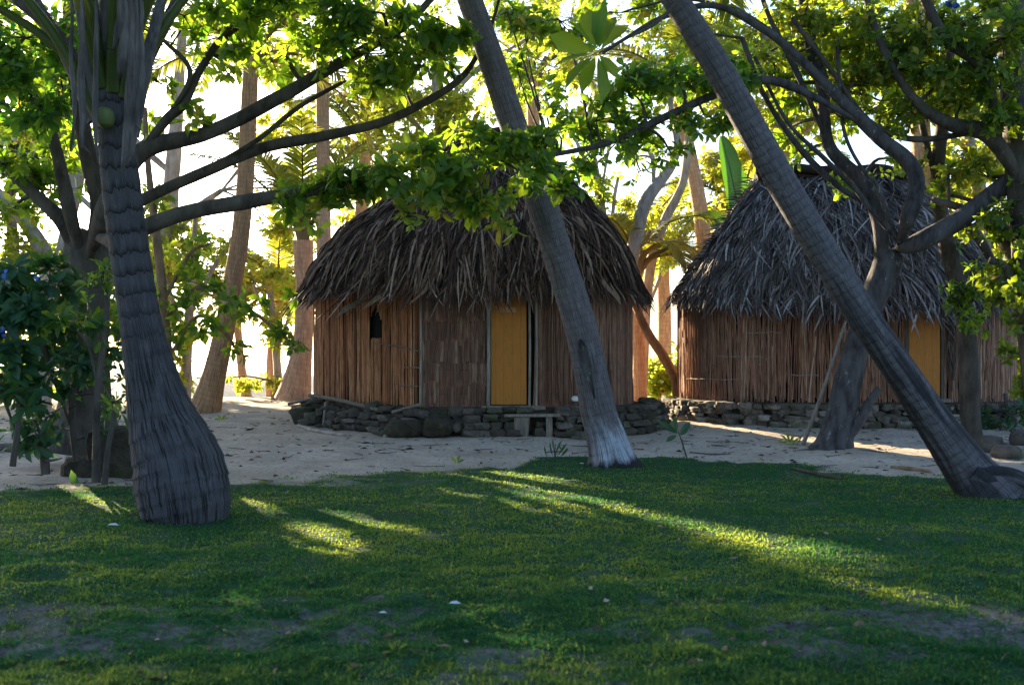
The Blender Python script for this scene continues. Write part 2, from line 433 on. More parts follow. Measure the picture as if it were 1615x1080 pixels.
def palm_bark(name, base, dark, ringscale, ringamt, wash=None, shade_blotch=0, foot=0):
    t = NT(name)
    u = t.n('UVMap').outputs[0]
    sep = t.n('SeparateXYZ', i_0=u)
    around = t.n('CombineXYZ', i_0=t.math('COSINE', t.math('MULTIPLY', sep.outputs[0], 6.2832)), i_1=t.math('SINE', t.math('MULTIPLY', sep.outputs[0], 6.2832)), i_2=sep.outputs[1]).outputs[0]
    n1 = t.noise(t.n('Mapping', i_Vector=around, i_Scale=(1, 1, 1.2)).outputs[0], 3, 5)
    wob = t.math('ADD', t.math('MULTIPLY', sep.outputs[1], ringscale), t.math('MULTIPLY', n1, 1.0))
    fr = t.math('FRACT', wob)
    ring = t.math('POWER', t.math('SUBTRACT', 1.0, fr), 5.0)
    fiss = t.noise(t.n('Mapping', i_Vector=around, i_Scale=(7, 7, 1.1)).outputs[0], 2.4, 5, .65)
    fine = t.noise(t.n('Mapping', i_Vector=around, i_Scale=(3, 3, 14)).outputs[0], 3, 4, .7)
    c = t.ramp(n1, [(.25, tuple(.7 * v for v in base)), (.55, base), (.8, tuple(min(1, 1.35 * v) for v in base))])
    if foot:
        up_ = t.math('MULTIPLY', t.math('SUBTRACT', sep.outputs[1], foot), 1.2, True)
        ring = t.math('MULTIPLY', ring, t.math('ADD', t.math('MULTIPLY', up_, .85), .15))
        fk = t.math('SUBTRACT', 1.0, t.math('MULTIPLY', up_, .75))
        c = t.mix(t.math('MULTIPLY', t.ramp(fiss, [(.40, (1, 1, 1)), (.52, (0, 0, 0))]), fk), c, dark)
    else:
        c = t.mix(t.ramp(fiss, [(.36, (1, 1, 1)), (.5, (0, 0, 0))]), c, dark)
    c = t.mix(t.math('MULTIPLY', ring, ringamt), c, dark)
    c = t.mix(t.ramp(fine, [(.45, (0, 0, 0)), (.75, (.45, .45, .45))]), c, tuple(.55 * v for v in base))
    lichen = t.noise(around, 6, 3, .6)
    c = t.mix(t.ramp(lichen, [(.60, (0, 0, 0)), (.72, (.4, .4, .4))]), c, tuple(min(1, 1.9 * v) for v in base))
    if wash:
        w = t.math('ADD', t.math('MULTIPLY', t.math('SUBTRACT', wash[1], sep.outputs[1]), 3.0), t.math('MULTIPLY', t.math('SUBTRACT', n1, .5), 3.0), True)
        side = t.math('ADD', t.math('MULTIPLY', t.math('COSINE', t.math('SUBTRACT', t.math('MULTIPLY', sep.outputs[0], 6.2832), wash[2])), 1.5), .1, True)
        c = t.mix(t.math('MULTIPLY', t.math('MULTIPLY', w, side), t.ramp(fiss, [(.35, (.15, .15, .15)), (.6, (.8, .8, .8))])), c, wash[0])
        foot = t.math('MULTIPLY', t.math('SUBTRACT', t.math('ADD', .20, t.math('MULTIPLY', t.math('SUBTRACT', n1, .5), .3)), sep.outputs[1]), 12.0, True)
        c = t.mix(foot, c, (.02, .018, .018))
    if shade_blotch:
        sc = t.noise(t.n('Mapping', i_Vector=around, i_Scale=(.9, .9, .55)).outputs[0], 1.4, 3, .5)  # black blotches painted in place of the trunk's shaded underside
        low = t.math('SUBTRACT', 1.0, t.math('MULTIPLY', sep.outputs[1], 1 / shade_blotch), True)
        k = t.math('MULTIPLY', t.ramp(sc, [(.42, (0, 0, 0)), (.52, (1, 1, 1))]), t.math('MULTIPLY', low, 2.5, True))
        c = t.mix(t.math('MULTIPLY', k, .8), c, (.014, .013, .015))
    h = t.math('ADD', t.math('MULTIPLY', fiss, .8), t.math('ADD', t.math('MULTIPLY', ring, -ringamt), t.math('MULTIPLY', fine, .5)))
    return t.finish(c, .85, h, .8, .03, .25)

M['palm_grey'] = palm_bark('palm_grey', (.085, .076, .082), (.012, .010, .011), 5.2, 1.0, None, 0, 1.5)
M['sheath'] = strand_late('sheath', (.045, .036, .032), (.15, .125, .115))
M['palm_pale'] = palm_bark('palm_pale', (.165, .14, .145), (.06, .046, .045), 9.0, .35, ((.50, .52, .60), .80, 3.6))
M['palm_shade_blotched'] = palm_bark('palm_shade_blotched', (.15, .13, .138), (.04, .034, .036), 10.0, .45, None, 3.4)  # shade of the underside is painted low on this bark
M['palm_brown'] = palm_bark('palm_brown', (.48, .26, .13), (.15, .085, .045), 9.0, .35)
M['palm_far'] = palm_bark('palm_far', (.62, .38, .25), (.27, .15, .09), 8.0, .35)

def bark(name, base, dark, scale=5, moss=0.0, lich=.3):
    t = NT(name); v = t.obj((1, 1, .35))
    n = t.noise(v, scale, 6, .65); n2 = t.noise(t.obj((1, 1, .6)), scale * 1.1, 6, .7); n3 = t.noise(t.obj(), 2.2, 3)
    c = t.ramp(n, [(.3, dark), (.55, base), (.8, tuple(min(1, 1.4 * k) for k in base))])
    c = t.mix(t.ramp(n2, [(.6, (0, 0, 0)), (.75, (lich, lich, lich))]), c, (.40, .40, .38))
    if moss: c = t.mix(t.ramp(n3, [(.45, (0, 0, 0)), (.6, (moss, moss, moss))]), c, (.04, .06, .02))
    return t.finish(c, .9, t.math('ADD', n, t.math('MULTIPLY', n2, .4)), .9, .04, .2)
M['bark_dark'] = bark('bark_dark', (.10, .08, .065), (.03, .024, .02))
M['bark_grey'] = bark('bark_grey', (.085, .073, .072), (.02, .016, .016), 7, 0, .7)
M['bark_warm'] = bark('bark_warm', (.28, .17, .10), (.10, .06, .04))
M['bark_mossy'] = bark('bark_mossy', (.13, .095, .07), (.035, .028, .022), 4, .7)
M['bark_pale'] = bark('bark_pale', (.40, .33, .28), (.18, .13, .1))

def strand(name, stops, rough=.85, scale=(60, 3, 1), bstr=.4, spec=.25, streak=.5):
    t = NT(name); r = t.attr()
    n = t.noise(t.obj((1, 1, .15)), 30, 4, .6)
    c = t.ramp(r, stops)
    c = t.mix(t.ramp(n, [(.35, (streak, streak, streak)), (.6, (0, 0, 0))]), c, tuple(.35 * k for k in stops[0][1]))
    return t.finish(c, rough, n, bstr, .01, spec)
M['thatch'] = strand('thatch', [(0, (.022, .015, .012)), (.3, (.08, .043, .027)), (.6, (.215, .125, .082)), (.86, (.35, .225, .16)), (1, (.48, .36, .28))], .8, spec=.15)
M['thatch_grey'] = strand('thatch_grey', [(0, (.045, .036, .034)), (.4, (.135, .10, .085)), (.75, (.27, .215, .195)), (.93, (.42, .36, .335)), (1, (.52, .46, .43))], .75, spec=.22)
M['thatch_under'] = strand('thatch_under', [(0, (.02, .015, .012)), (1, (.035, .026, .02))])
M['reed'] = strand('reed', [(0, (.15, .066, .04)), (.5, (.34, .17, .108)), (.85, (.46, .26, .175)), (1, (.60, .43, .31))], .75)
M['slat'] = strand('slat', [(0, (.20, .07, .03)), (.5, (.54, .22, .098)), (1, (.66, .33, .16))], .7)  # brightened to paint warm bounce light on the left flank
M['timber'] = strand('timber', [(0, (.10, .075, .055)), (.5, (.24, .19, .15)), (1, (.42, .36, .3))], .8)
M['reed_shaded'] = strand('reed_shaded', [(0, (.11, .05, .03)), (.5, (.25, .125, .078)), (.85, (.34, .19, .125)), (1, (.46, .32, .23))], .75)  # darker copy of reed, paints shade on the first hut's right side
M['woven_strip'] = strand('woven_strip', [(0, (.12, .055, .035)), (.5, (.22, .112, .074)), (1, (.40, .25, .17))], .75)
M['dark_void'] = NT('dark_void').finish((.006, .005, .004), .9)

def weave():
    t = NT('woven_bamboo'); u = t.uv()
    br = t.n('TexBrick', i_Vector=u, i_Scale=1.0, i_Mortar_Size=.006, i_Brick_Width=.46, i_Row_Height=.42)
    br.offset = .37; br.inputs['Color1'].default_value = (.22, .085, .046, 1); br.inputs['Color2'].default_value = (.36, .15, .086, 1); br.inputs['Mortar'].default_value = (.03, .02, .015, 1)
    w = t.n('TexWave', i_Vector=u, i_Scale=9.0, i_Distortion=1.5, i_Detail=3.0); w.bands_direction = 'X'
    n = t.noise(t.uv((22, 1.2, 1)), 3, 4)
    n2 = t.noise(t.uv(), 3, 4)
    c = t.mix(t.ramp(w.outputs['Fac'], [(.1, (.6, .6, .6)), (.45, (0, 0, 0))]), br.outputs['Color'], (.045, .028, .02))
    c = t.mix(t.ramp(n, [(.45, (0, 0, 0)), (.7, (.5, .5, .5))]), c, (.36, .18, .11))
    c = t.mix(t.ramp(n2, [(.4, (.5, .5, .5)), (.6, (0, 0, 0))]), c, (.06, .04, .03))
    return t.finish(c, .75, t.math('ADD', w.outputs['Fac'], br.outputs['Fac']), .5, .012)
M['weave'] = weave()

def door_paint():
    t = NT('ochre_door'); u = t.uv()
    n = t.noise(t.uv((18, 1, 1)), 3, 5, .6); n2 = t.noise(t.uv(), 2.3, 4)
    c = t.ramp(n, [(.3, (.40, .135, .014)), (.7, (.50, .18, .022))])
    sx = t.n('SeparateXYZ', i_0=u).outputs[0]
    seam = t.math('FRACT', t.math('MULTIPLY', sx, 6.6))
    c = t.mix(t.ramp(seam, [(.02, (.55, .55, .55)), (.06, (0, 0, 0))]), c, (.10, .04, .008))
    c = t.mix(t.ramp(n2, [(.52, (0, 0, 0)), (.75, (.35, .35, .35))]), c, (.26, .10, .02))
    n3 = t.noise(t.uv((3, 1, 1)), 5, 6, .7)
    c = t.mix(t.ramp(n3, [(.55, (0, 0, 0)), (.7, (.5, .5, .5))]), c, (.16, .075, .022))
    return t.finish(c, .6, n, .15, .005)
M['door'] = door_paint()

def stone():
    t = NT('coral_stone'); r = t.attr(); n = t.noise(t.obj(), 9, 5, .65); n2 = t.noise(t.obj(), 2.0, 4)
    c = t.ramp(r, [(0, (.05, .038, .03)), (.5, (.14, .112, .09)), (1, (.33, .28, .235))])
    c = t.mix(t.ramp(n, [(.35, (.8, .8, .8)), (.55, (0, 0, 0))]), c, (.05, .042, .034))
    c = t.mix(t.ramp(n2, [(.52, (0, 0, 0)), (.65, (.6, .6, .6))]), c, (.055, .06, .025))
    return t.finish(c, .9, n, .8, .03)
M['stone'] = stone()
def earth():
    t = NT('earth_bank'); n = t.noise(t.obj(), 6, 6, .7); n2 = t.noise(t.obj(), 1.6, 4)
    c = t.ramp(n, [(.3, (.018, .014, .01)), (.6, (.07, .052, .036)), (.8, (.15, .12, .09))])
    c = t.mix(t.ramp(n2, [(.48, (0, 0, 0)), (.62, (.7, .7, .7))]), c, (.045, .05, .018))
    return t.finish(c, .95, n, 1.0, .08)
M['earth'] = earth()

def ground_mat():
    t = NT('lawn_and_sand')
    g = t.attr('grass')
    p = t.pos()
    n1 = t.noise(p, 1.2, 6, .6); n2 = t.noise(p, 14, 5, .65); n3 = t.noise(p, 70, 3, .6); n4 = t.noise(t.pos((.6, 2.2, 1)), 2.2, 5, .6)
    sand = t.ramp(n1, [(.3, (.36, .285, .225)), (.55, (.47, .385, .31)), (.75, (.57, .48, .40))])
    sand = t.mix(t.ramp(n2, [(.36, (.65, .65, .65)), (.5, (0, 0, 0))]), sand, (.20, .155, .125))
    sand = t.mix(t.ramp(n4, [(.58, (0, 0, 0)), (.70, (.45, .45, .45))]), sand, (.22, .165, .125))
    soil = t.ramp(n2, [(.3, (.025, .021, .018)), (.5, (.105, .095, .09)), (.75, (.26, .245, .24))])
    y = t.n('SeparateXYZ', i_0=p).outputs[1]
    nearf = t.math('SUBTRACT', 1.0, t.math('MULTIPLY', t.math('SUBTRACT', y, 8.0), .22, True), True)
    base = t.mix(nearf, sand, soil)
    turf = t.ramp(n2, [(.3, (.010, .036, .016)), (.55, (.022, .075, .030)), (.8, (.05, .105, .042))])
    turf = t.mix(t.ramp(n1, [(.5, (0, 0, 0)), (.75, (.6, .6, .6))]), turf, (.075, .085, .03))
    m = t.math('ADD', g, t.math('MULTIPLY', t.math('SUBTRACT', n2, .5), .9), True)
    m = t.ramp(m, [(.25, (0, 0, 0)), (.6, (1, 1, 1))])
    c = t.mix(m, base, turf)
    h = t.math('ADD', t.math('MULTIPLY', n2, .8), t.math('MULTIPLY', n3, .35))
    return t.finish(c, .95, h, .7, .05, .15)
M['ground'] = ground_mat()

def sea_mat():
    t = NT('sea_water'); n = t.noise(t.pos((1, .5, 1)), .9, 4)
    return t.finish((.10, .22, .26), .22, n, .5, .2, .5)
M['sea'] = sea_mat()

# ------------------------------------------------------------------ setting: ground and sea
def make_ground():
    xs = np.unique(np.concatenate([np.arange(-9, 10.01, .07), np.linspace(-9, -40, 40), np.linspace(10, 42, 40), [-3000, -1200, -500, -200, -90, -60, 60, 90, 200, 500, 1200, 3000]]))
    ys = np.unique(np.concatenate([np.arange(3.6, 17, .06), np.arange(17, 30, .15), np.linspace(30, 60, 30), np.linspace(3.6, -12, 24), [-3000, -800, -200, -60, -25, 80, 120, 200]]))
    X, Y = np.meshgrid(xs, ys)
    Z = ground_z(X, Y)
    nx, ny = len(xs), len(ys)
    i, j = np.meshgrid(np.arange(ny - 1), np.arange(nx - 1), indexing='ij')
    f = np.stack([i * nx + j, i * nx + j + 1, (i + 1) * nx + j + 1, (i + 1) * nx + j], -1).reshape(-1, 4)
    mb = MB(); mb.add(np.stack([X, Y, Z], -1), f4=f)
    o = mb.build('ground', M['ground'], loc=(0, 0, 0))
    at = o.data.attributes.new('grass', 'FLOAT', 'POINT')
    at.data.foreach_set('value', grass_amount(X, Y).astype(np.float32).ravel())
    tag(o, 'worn lawn in the foreground turning into pale sand around the huts', 'ground', kind='structure')
    s = MB(); s.add([[-4000, 38, -.95], [4000, 38, -.95], [4000, 5500, -.95], [-4000, 5500, -.95]], f4=[(0, 1, 2, 3)])
    tag(s.build('sea', M['sea'], loc=(0, 38, -.95)), 'bright sea beyond the beach behind the trees', 'sea', kind='structure')
make_ground()

def make_grass():
    mb = MB()
    n = 560000
    px = np.where(rng.uniform(0, 1, n) < .74, rng.uniform(-160, 1775, n), np.where(rng.uniform(0, 1, n) < .5, rng.uniform(-1100, -160, n), rng.uniform(1775, 2700, n))); py = rng.uniform(716, 1125, n)
    d = F * CAMZ / (py - HY)
    x = (px - CX) * d / F
    ga = grass_amount(x, d)
    clump = fbm(x * 6, d * 6, 55)
    keep = rng.uniform(0, 1, n) < np.clip(ga * (.35 + 1.3 * smooth(.35, .65, clump)), 0, 1)
    x, d, ga, clump = x[keep], d[keep], ga[keep], clump[keep]
    n = len(x)
    z = ground_z(x, d) - .006
    h = rng.uniform(.011, .029, n) * (.6 + .9 * clump) * np.where(rng.uniform(0, 1, n) < .03, 1.7, 1)
    w = np.clip(.0022 + .00050 * d, 0, .011)
    az = rng.uniform(0, 6.283, n); lean = rng.uniform(.2, 1.1, n)
    side = np.stack([np.cos(az), np.sin(az), 0 * az], 1)
    fw = np.stack([-np.sin(az), np.cos(az), 0 * az], 1)
    o = np.stack([x, d, z], 1)
    up = np.array([[0, 0, 1.]])
    mid = o + up * (h * .6)[:, None] + fw * (h * lean * .35)[:, None]
    tip = o + up * (h * (1 - .35 * (lean - .2)))[:, None] + fw * (h * lean)[:, None]
    sw = side * w[:, None]
    V = np.stack([o - sw, o + sw, mid + sw * .8, mid - sw * .8, tip], 1)
    b = np.arange(n)[:, None] * 5
    rn = np.clip(-.42 + 1.25 * fbm(x * 1.1, d * 1.6, 66) + rng.normal(0, .15, n), 0, 1)
    mb.add(V.reshape(-1, 3), f4=b + np.array([[0, 1, 2, 3]]), f3=b + np.array([[3, 2, 4]]), rnd=np.repeat(rn, 5))
    tag(mb.build('grass', M['blade'], loc=(0, 0, 0)), 'short green grass and moss on the worn lawn', 'grass', kind='stuff')
make_grass()

# ------------------------------------------------------------------ hut pieces
def superellipse(th, c, a, b, p=2.6):
    co, si = np.cos(th), np.sin(th)
    k = (np.abs(co) ** p + np.abs(si) ** p) ** (-1 / p)
    return np.stack([c[0] + a * co * k, c[1] + b * si * k], -1)

class Roof:
    def __init__(s, c, a, b, ridge, prof, front_drop, pw=2.5):
        s.c, s.a, s.b, s.ridge, s.prof, s.fd, s.pw = c, a, b, ridge, prof, front_drop, pw
        s.pr = np.array([p[0] for p in prof]); s.pz = np.array([p[1] for p in prof])
    def S(s, th, r):
        th, r = np.broadcast_arrays(np.asarray(th, float), np.asarray(r, float))
        e = superellipse(th, s.c, s.a, s.b, s.pw)
        tx = np.clip((e[..., 0] - s.c[0]) / s.a, -1, 1)
        rx = s.ridge[0] + (s.ridge[1] - s.ridge[0]) * (tx * .5 + .5)
        R = np.stack([rx, np.full_like(rx, s.c[1])], -1)
        xy = R + (e - R) * r[..., None]
        z = np.interp(r, s.pr, s.pz)
        fr = np.clip(-np.sin(th), 0, 1) ** 1.5
        z = z - s.fd * fr * np.clip(r, 0, 1.3) ** 2
        return np.concatenate([xy, z[..., None]], -1)

def roof_mesh(R, parent, mat_t, rows, per_row, L, grey=0.0):
    """solid dark roof body and, on it, rows of hanging palm-leaf strips"""
    th = np.linspace(0, 2 * np.pi, 121); r = np.linspace(.0, .97, 24)
    T, RR = np.meshgrid(th, r); V = R.S(T, RR)
    V[..., 2] -= .05
    w = len(th)
    i, j = np.meshgrid(np.arange(len(r) - 1), np.arange(w - 1), indexing='ij')
    f = np.stack([i * w + j, i * w + j + 1, (i + 1) * w + j + 1, (i + 1) * w + j], -1).reshape(-1, 4)
    mb = MB(); mb.add(V.reshape(-1, 3), f4=f, rnd=.3)
    # flat underside so that the eave has thickness
    lo = V[-1].copy(); ins = R.S(th, .72); ins[:, 2] = lo[:, 2] + .05; lo2 = lo.copy(); lo2[:, 2] -= .03
    ring = np.stack([lo, lo2, ins], 0)
    i, j = np.meshgrid(np.arange(2), np.arange(w - 1), indexing='ij')
    f = np.stack([i * w + j, i * w + j + 1, (i + 1) * w + j + 1, (i + 1) * w + j], -1).reshape(-1, 4)
    mb.add(ring.reshape(-1, 3), f4=f, rnd=.1)
    roof = mb.build('roof', M['thatch_under'], parent)
    tb = MB()
    K = 6
    for q in range(rows + 2):
        r0 = .03 + (1.05 - L * .95 - .03) * (q / (rows - 1)) ** .95
        n = int(per_row * (.35 + .65 * min(r0, 1)))
        fringe = q >= rows
        if fringe: r0 = .95 if q == rows else .90
        t0 = rng.uniform(0, 2 * np.pi, n)
        rr = r0 + rng.normal(0, .02, n)
        ln = L * rng.uniform(.6, 1.2, n) * np.where(rng.uniform(0, 1, n) < .08, 1.3, 1) * (.55 if fringe else 1)
        sk = rng.normal(0, .05, n) + .03 * np.sin(t0 * 7 + q)
        lift = rng.uniform(.01, .09, n) + .08 * rng.uniform(0, 1, n) ** 4
        wd = rng.uniform(.009, .026, n) * np.where(rng.uniform(0, 1, n) < .05, 1.7, 1)
        rn = np.clip(np.where(rng.uniform(0, 1, n) < .45, rng.uniform(0, .35, n), rng.beta(2.4, 1.8, n)) + grey, 0, 1)
        sp = []
        for k in range(K):
            u = k / (K - 1)
            s_ = R.S(t0 + sk * u / np.maximum(rr, .2) * 1.2, np.maximum(rr + ln * u - .02, 0.0))
            ctr = np.array([R.c[0], R.c[1]])
            o = unit(np.c_[s_[:, :2] - ctr, np.full(n, 1.6)])
            s_ = s_ + o * (lift * (.35 + .65 * math.sin(u * 2.6)))[:, None]
            s_[:, 2] -= .06 * u ** 3 * (ln / L)
            sp.append(s_)
        sp = np.stack(sp, 1)
        tn = R.S(t0 + .01, rr) - R.S(t0 - .01, rr)
        tn = unit(tn + rng.normal(0, .002, tn.shape))
        o3 = unit(np.c_[sp[:, 2, :2] - np.array([[R.c[0], R.c[1]]]), np.full(n, 1.0)])
        tw = rng.normal(0, .7, n)[:, None]
        side = unit(tn * np.cos(tw) + o3 * np.sin(tw))
        wp = np.array([.55, .9, 1, .9, .65, .12])[None, :, None] * wd[:, None, None]
        V = np.stack([sp - side[:, None] * wp, sp + side[:, None] * wp], 2)   # n,K,2,3
        base = np.array([[2 * k, 2 * k + 1, 2 * k + 3, 2 * k + 2] for k in range(K - 1)])
        f = (np.arange(n)[:, None, None] * (2 * K) + base[None]).reshape(-1, 4)
        tb.add(V.reshape(-1, 3), f4=f, rnd=np.repeat(rn, 2 * K))
    th_ = tb.build('thatch', mat_t, roof)
    return roof

def reeds(mb, xy, tang, nrm, z0, z1, wid, rnd, depth=.012, lean=0.02, wob=.006):
    """vertical half-round reeds standing side by side along a wall line"""
    n = len(xy); K = 5
    u = np.linspace(0, 1, K)
    lx = rng.normal(0, lean, n)
    w1 = rng.normal(0, wob, (n, K))
    c = np.zeros((n, K, 3))
    c[..., 0] = xy[:, None, 0] + tang[:, None, 0] * (lx[:, None] * (u - .5) + w1)
    c[..., 1] = xy[:, None, 1] + tang[:, None, 1] * (lx[:, None] * (u - .5) + w1)
    c[..., 2] = z0[:, None] + (z1 - z0)[:, None] * u
    t3 = np.c_[tang, np.zeros(n)]; n3 = np.c_[nrm, np.zeros(n)]
    w = wid[:, None, None] * (1 + .15 * rng.normal(0, 1, (n, K, 1)))
    off = rng.uniform(0, .012, n)[:, None, None]
    V = np.stack([c - t3[:, None] * w, c + n3[:, None] * (depth + off), c + t3[:, None] * w], 2)
    base = np.array([[3 * k + a, 3 * k + a + 1, 3 * k + a + 4, 3 * k + a + 3] for k in range(K - 1) for a in (0, 1)])
    f = (np.arange(n)[:, None, None] * (3 * K) + base[None]).reshape(-1, 4)
    mb.add(V.reshape(-1, 3), f4=f, rnd=np.repeat(rnd, 3 * K))

_cube = None
def rock(mb, c, size, rotz=0, rnd=.5, rough=.16, boxy=3.2):
    global _cube
    if _cube is None:
        k = 5; g = np.linspace(-1, 1, k); vs = []; fs = []
        for ax in range(3):
            for sg in (-1, 1):
                b = len(vs) * k * k
                A, B = np.meshgrid(g, g, indexing='ij')
                v = np.zeros((k, k, 3)); v[..., ax] = sg; v[..., (ax + 1) % 3] = A; v[..., (ax + 2) % 3] = B
                vs.append(v.reshape(-1, 3))
                for i in range(k - 1):
                    for j in range(k - 1):
                        q = [b + i * k + j, b + (i + 1) * k + j, b + (i + 1) * k + j + 1, b + i * k + j + 1]
                        fs.append(q if sg > 0 else q[::-1])
        _cube = (np.vstack(vs), np.array(fs))
    V, f = _cube
    v = V / ((np.abs(V) ** boxy).sum(1) ** (1 / boxy))[:, None]
    s = int(rng.integers(1000))
    nn = vnoise(v[:, 0] * 1.7 + v[:, 2] * 1.3 + s, v[:, 1] * 1.7 - v[:, 2] * .9 + s * .37, s) - .5
    n2 = vnoise(v[:, 0] * 4 + v[:, 2] * 3 + s, v[:, 1] * 4 - v[:, 2] * 2.7, s + 5) - .5
    v = v * (1 + rough * 2 * nn + rough * .9 * n2)[:, None] * np.array(size)
    co, si = math.cos(rotz), math.sin(rotz)
    v = np.c_[v[:, 0] * co - v[:, 1] * si, v[:, 0] * si + v[:, 1] * co, v[:, 2]] + np.array(c)
    mb.add(v, f4=f, rnd=rnd)

def offset_poly(poly, d):
    p = np.asarray(poly, float); c = p.mean(0)
    o = []
    for i in range(len(p)):
        a, b, q = p[i - 1], p[i], p[(i + 1) % len(p)]
        n1 = unit(np.array([(b - a)[1], -(b - a)[0]])); n2 = unit(np.array([(q - b)[1], -(q - b)[0]]))
        if n1 @ (b - c) < 0: n1 = -n1
        if n2 @ (b - c) < 0: n2 = -n2
        n = unit(n1 + n2); o.append(b + n * d / max(.4, n @ n1))
    return np.array(o)

def walk(poly, step, closed=True):
    """points, tangents and outward normals every step metres round a polygon (counter-clockwise)"""
    p = np.asarray(poly, float)
    q = np.vstack([p, p[:1]]) if closed else p
    c = p.mean(0); P_, T_, N_ = [], [], []
    for a, b in zip(q[:-1], q[1:]):
        L = np.linalg.norm(b - a); k = max(1, int(L / step))
        t = (b - a) / L; n = np.array([t[1], -t[0]])
        if n @ ((a + b) / 2 - c) < 0: n = -n
        for i in range(k):
            P_.append(a + t * L * (i + .5) / k); T_.append(t); N_.append(n)
    return np.array(P_), np.array(T_), np.array(N_)

def bank(poly, z_top, out_bottom, parent, name='plinth', mat=None):
    """earth and rubble bank carrying a hut: sloping sides and a flat top"""
    top = np.asarray(poly, float)
    P1, T1, N1 = walk(top, .12)
    n = len(P1); K = 7; V = np.zeros((K, n + 1, 3))
    for k in range(K):
        u = k / (K - 1)
        nz = fbm(np.arange(n) * .33, np.full(n, k * .8), 5) - .5
        xy = P1 + N1 * (out_bottom * u ** .8 + .16 * nz)[:, None]
        zg = ground_z(xy[:, 0], xy[:, 1]) - .08
        V[k, :n, :2] = xy; V[k, :n, 2] = z_top * (1 - u) + zg * u
        V[k, n] = V[k, 0]
    w = n + 1
    i, j = np.meshgrid(np.arange(K - 1), np.arange(n), indexing='ij')
    f = np.stack([i * w + j, (i + 1) * w + j, (i + 1) * w + j + 1, i * w + j + 1], -1).reshape(-1, 4)
    mb = MB(); mb.add(V.reshape(-1, 3), f4=f)
    ct = np.array([*top.mean(0), z_top]); ring = np.vstack([V[0, :n], ct[None]])
    mb.add(ring, f3=[(a, (a + 1) % n, n) for a in range(n)])
    return mb.build(name, mat or M['earth'], parent)

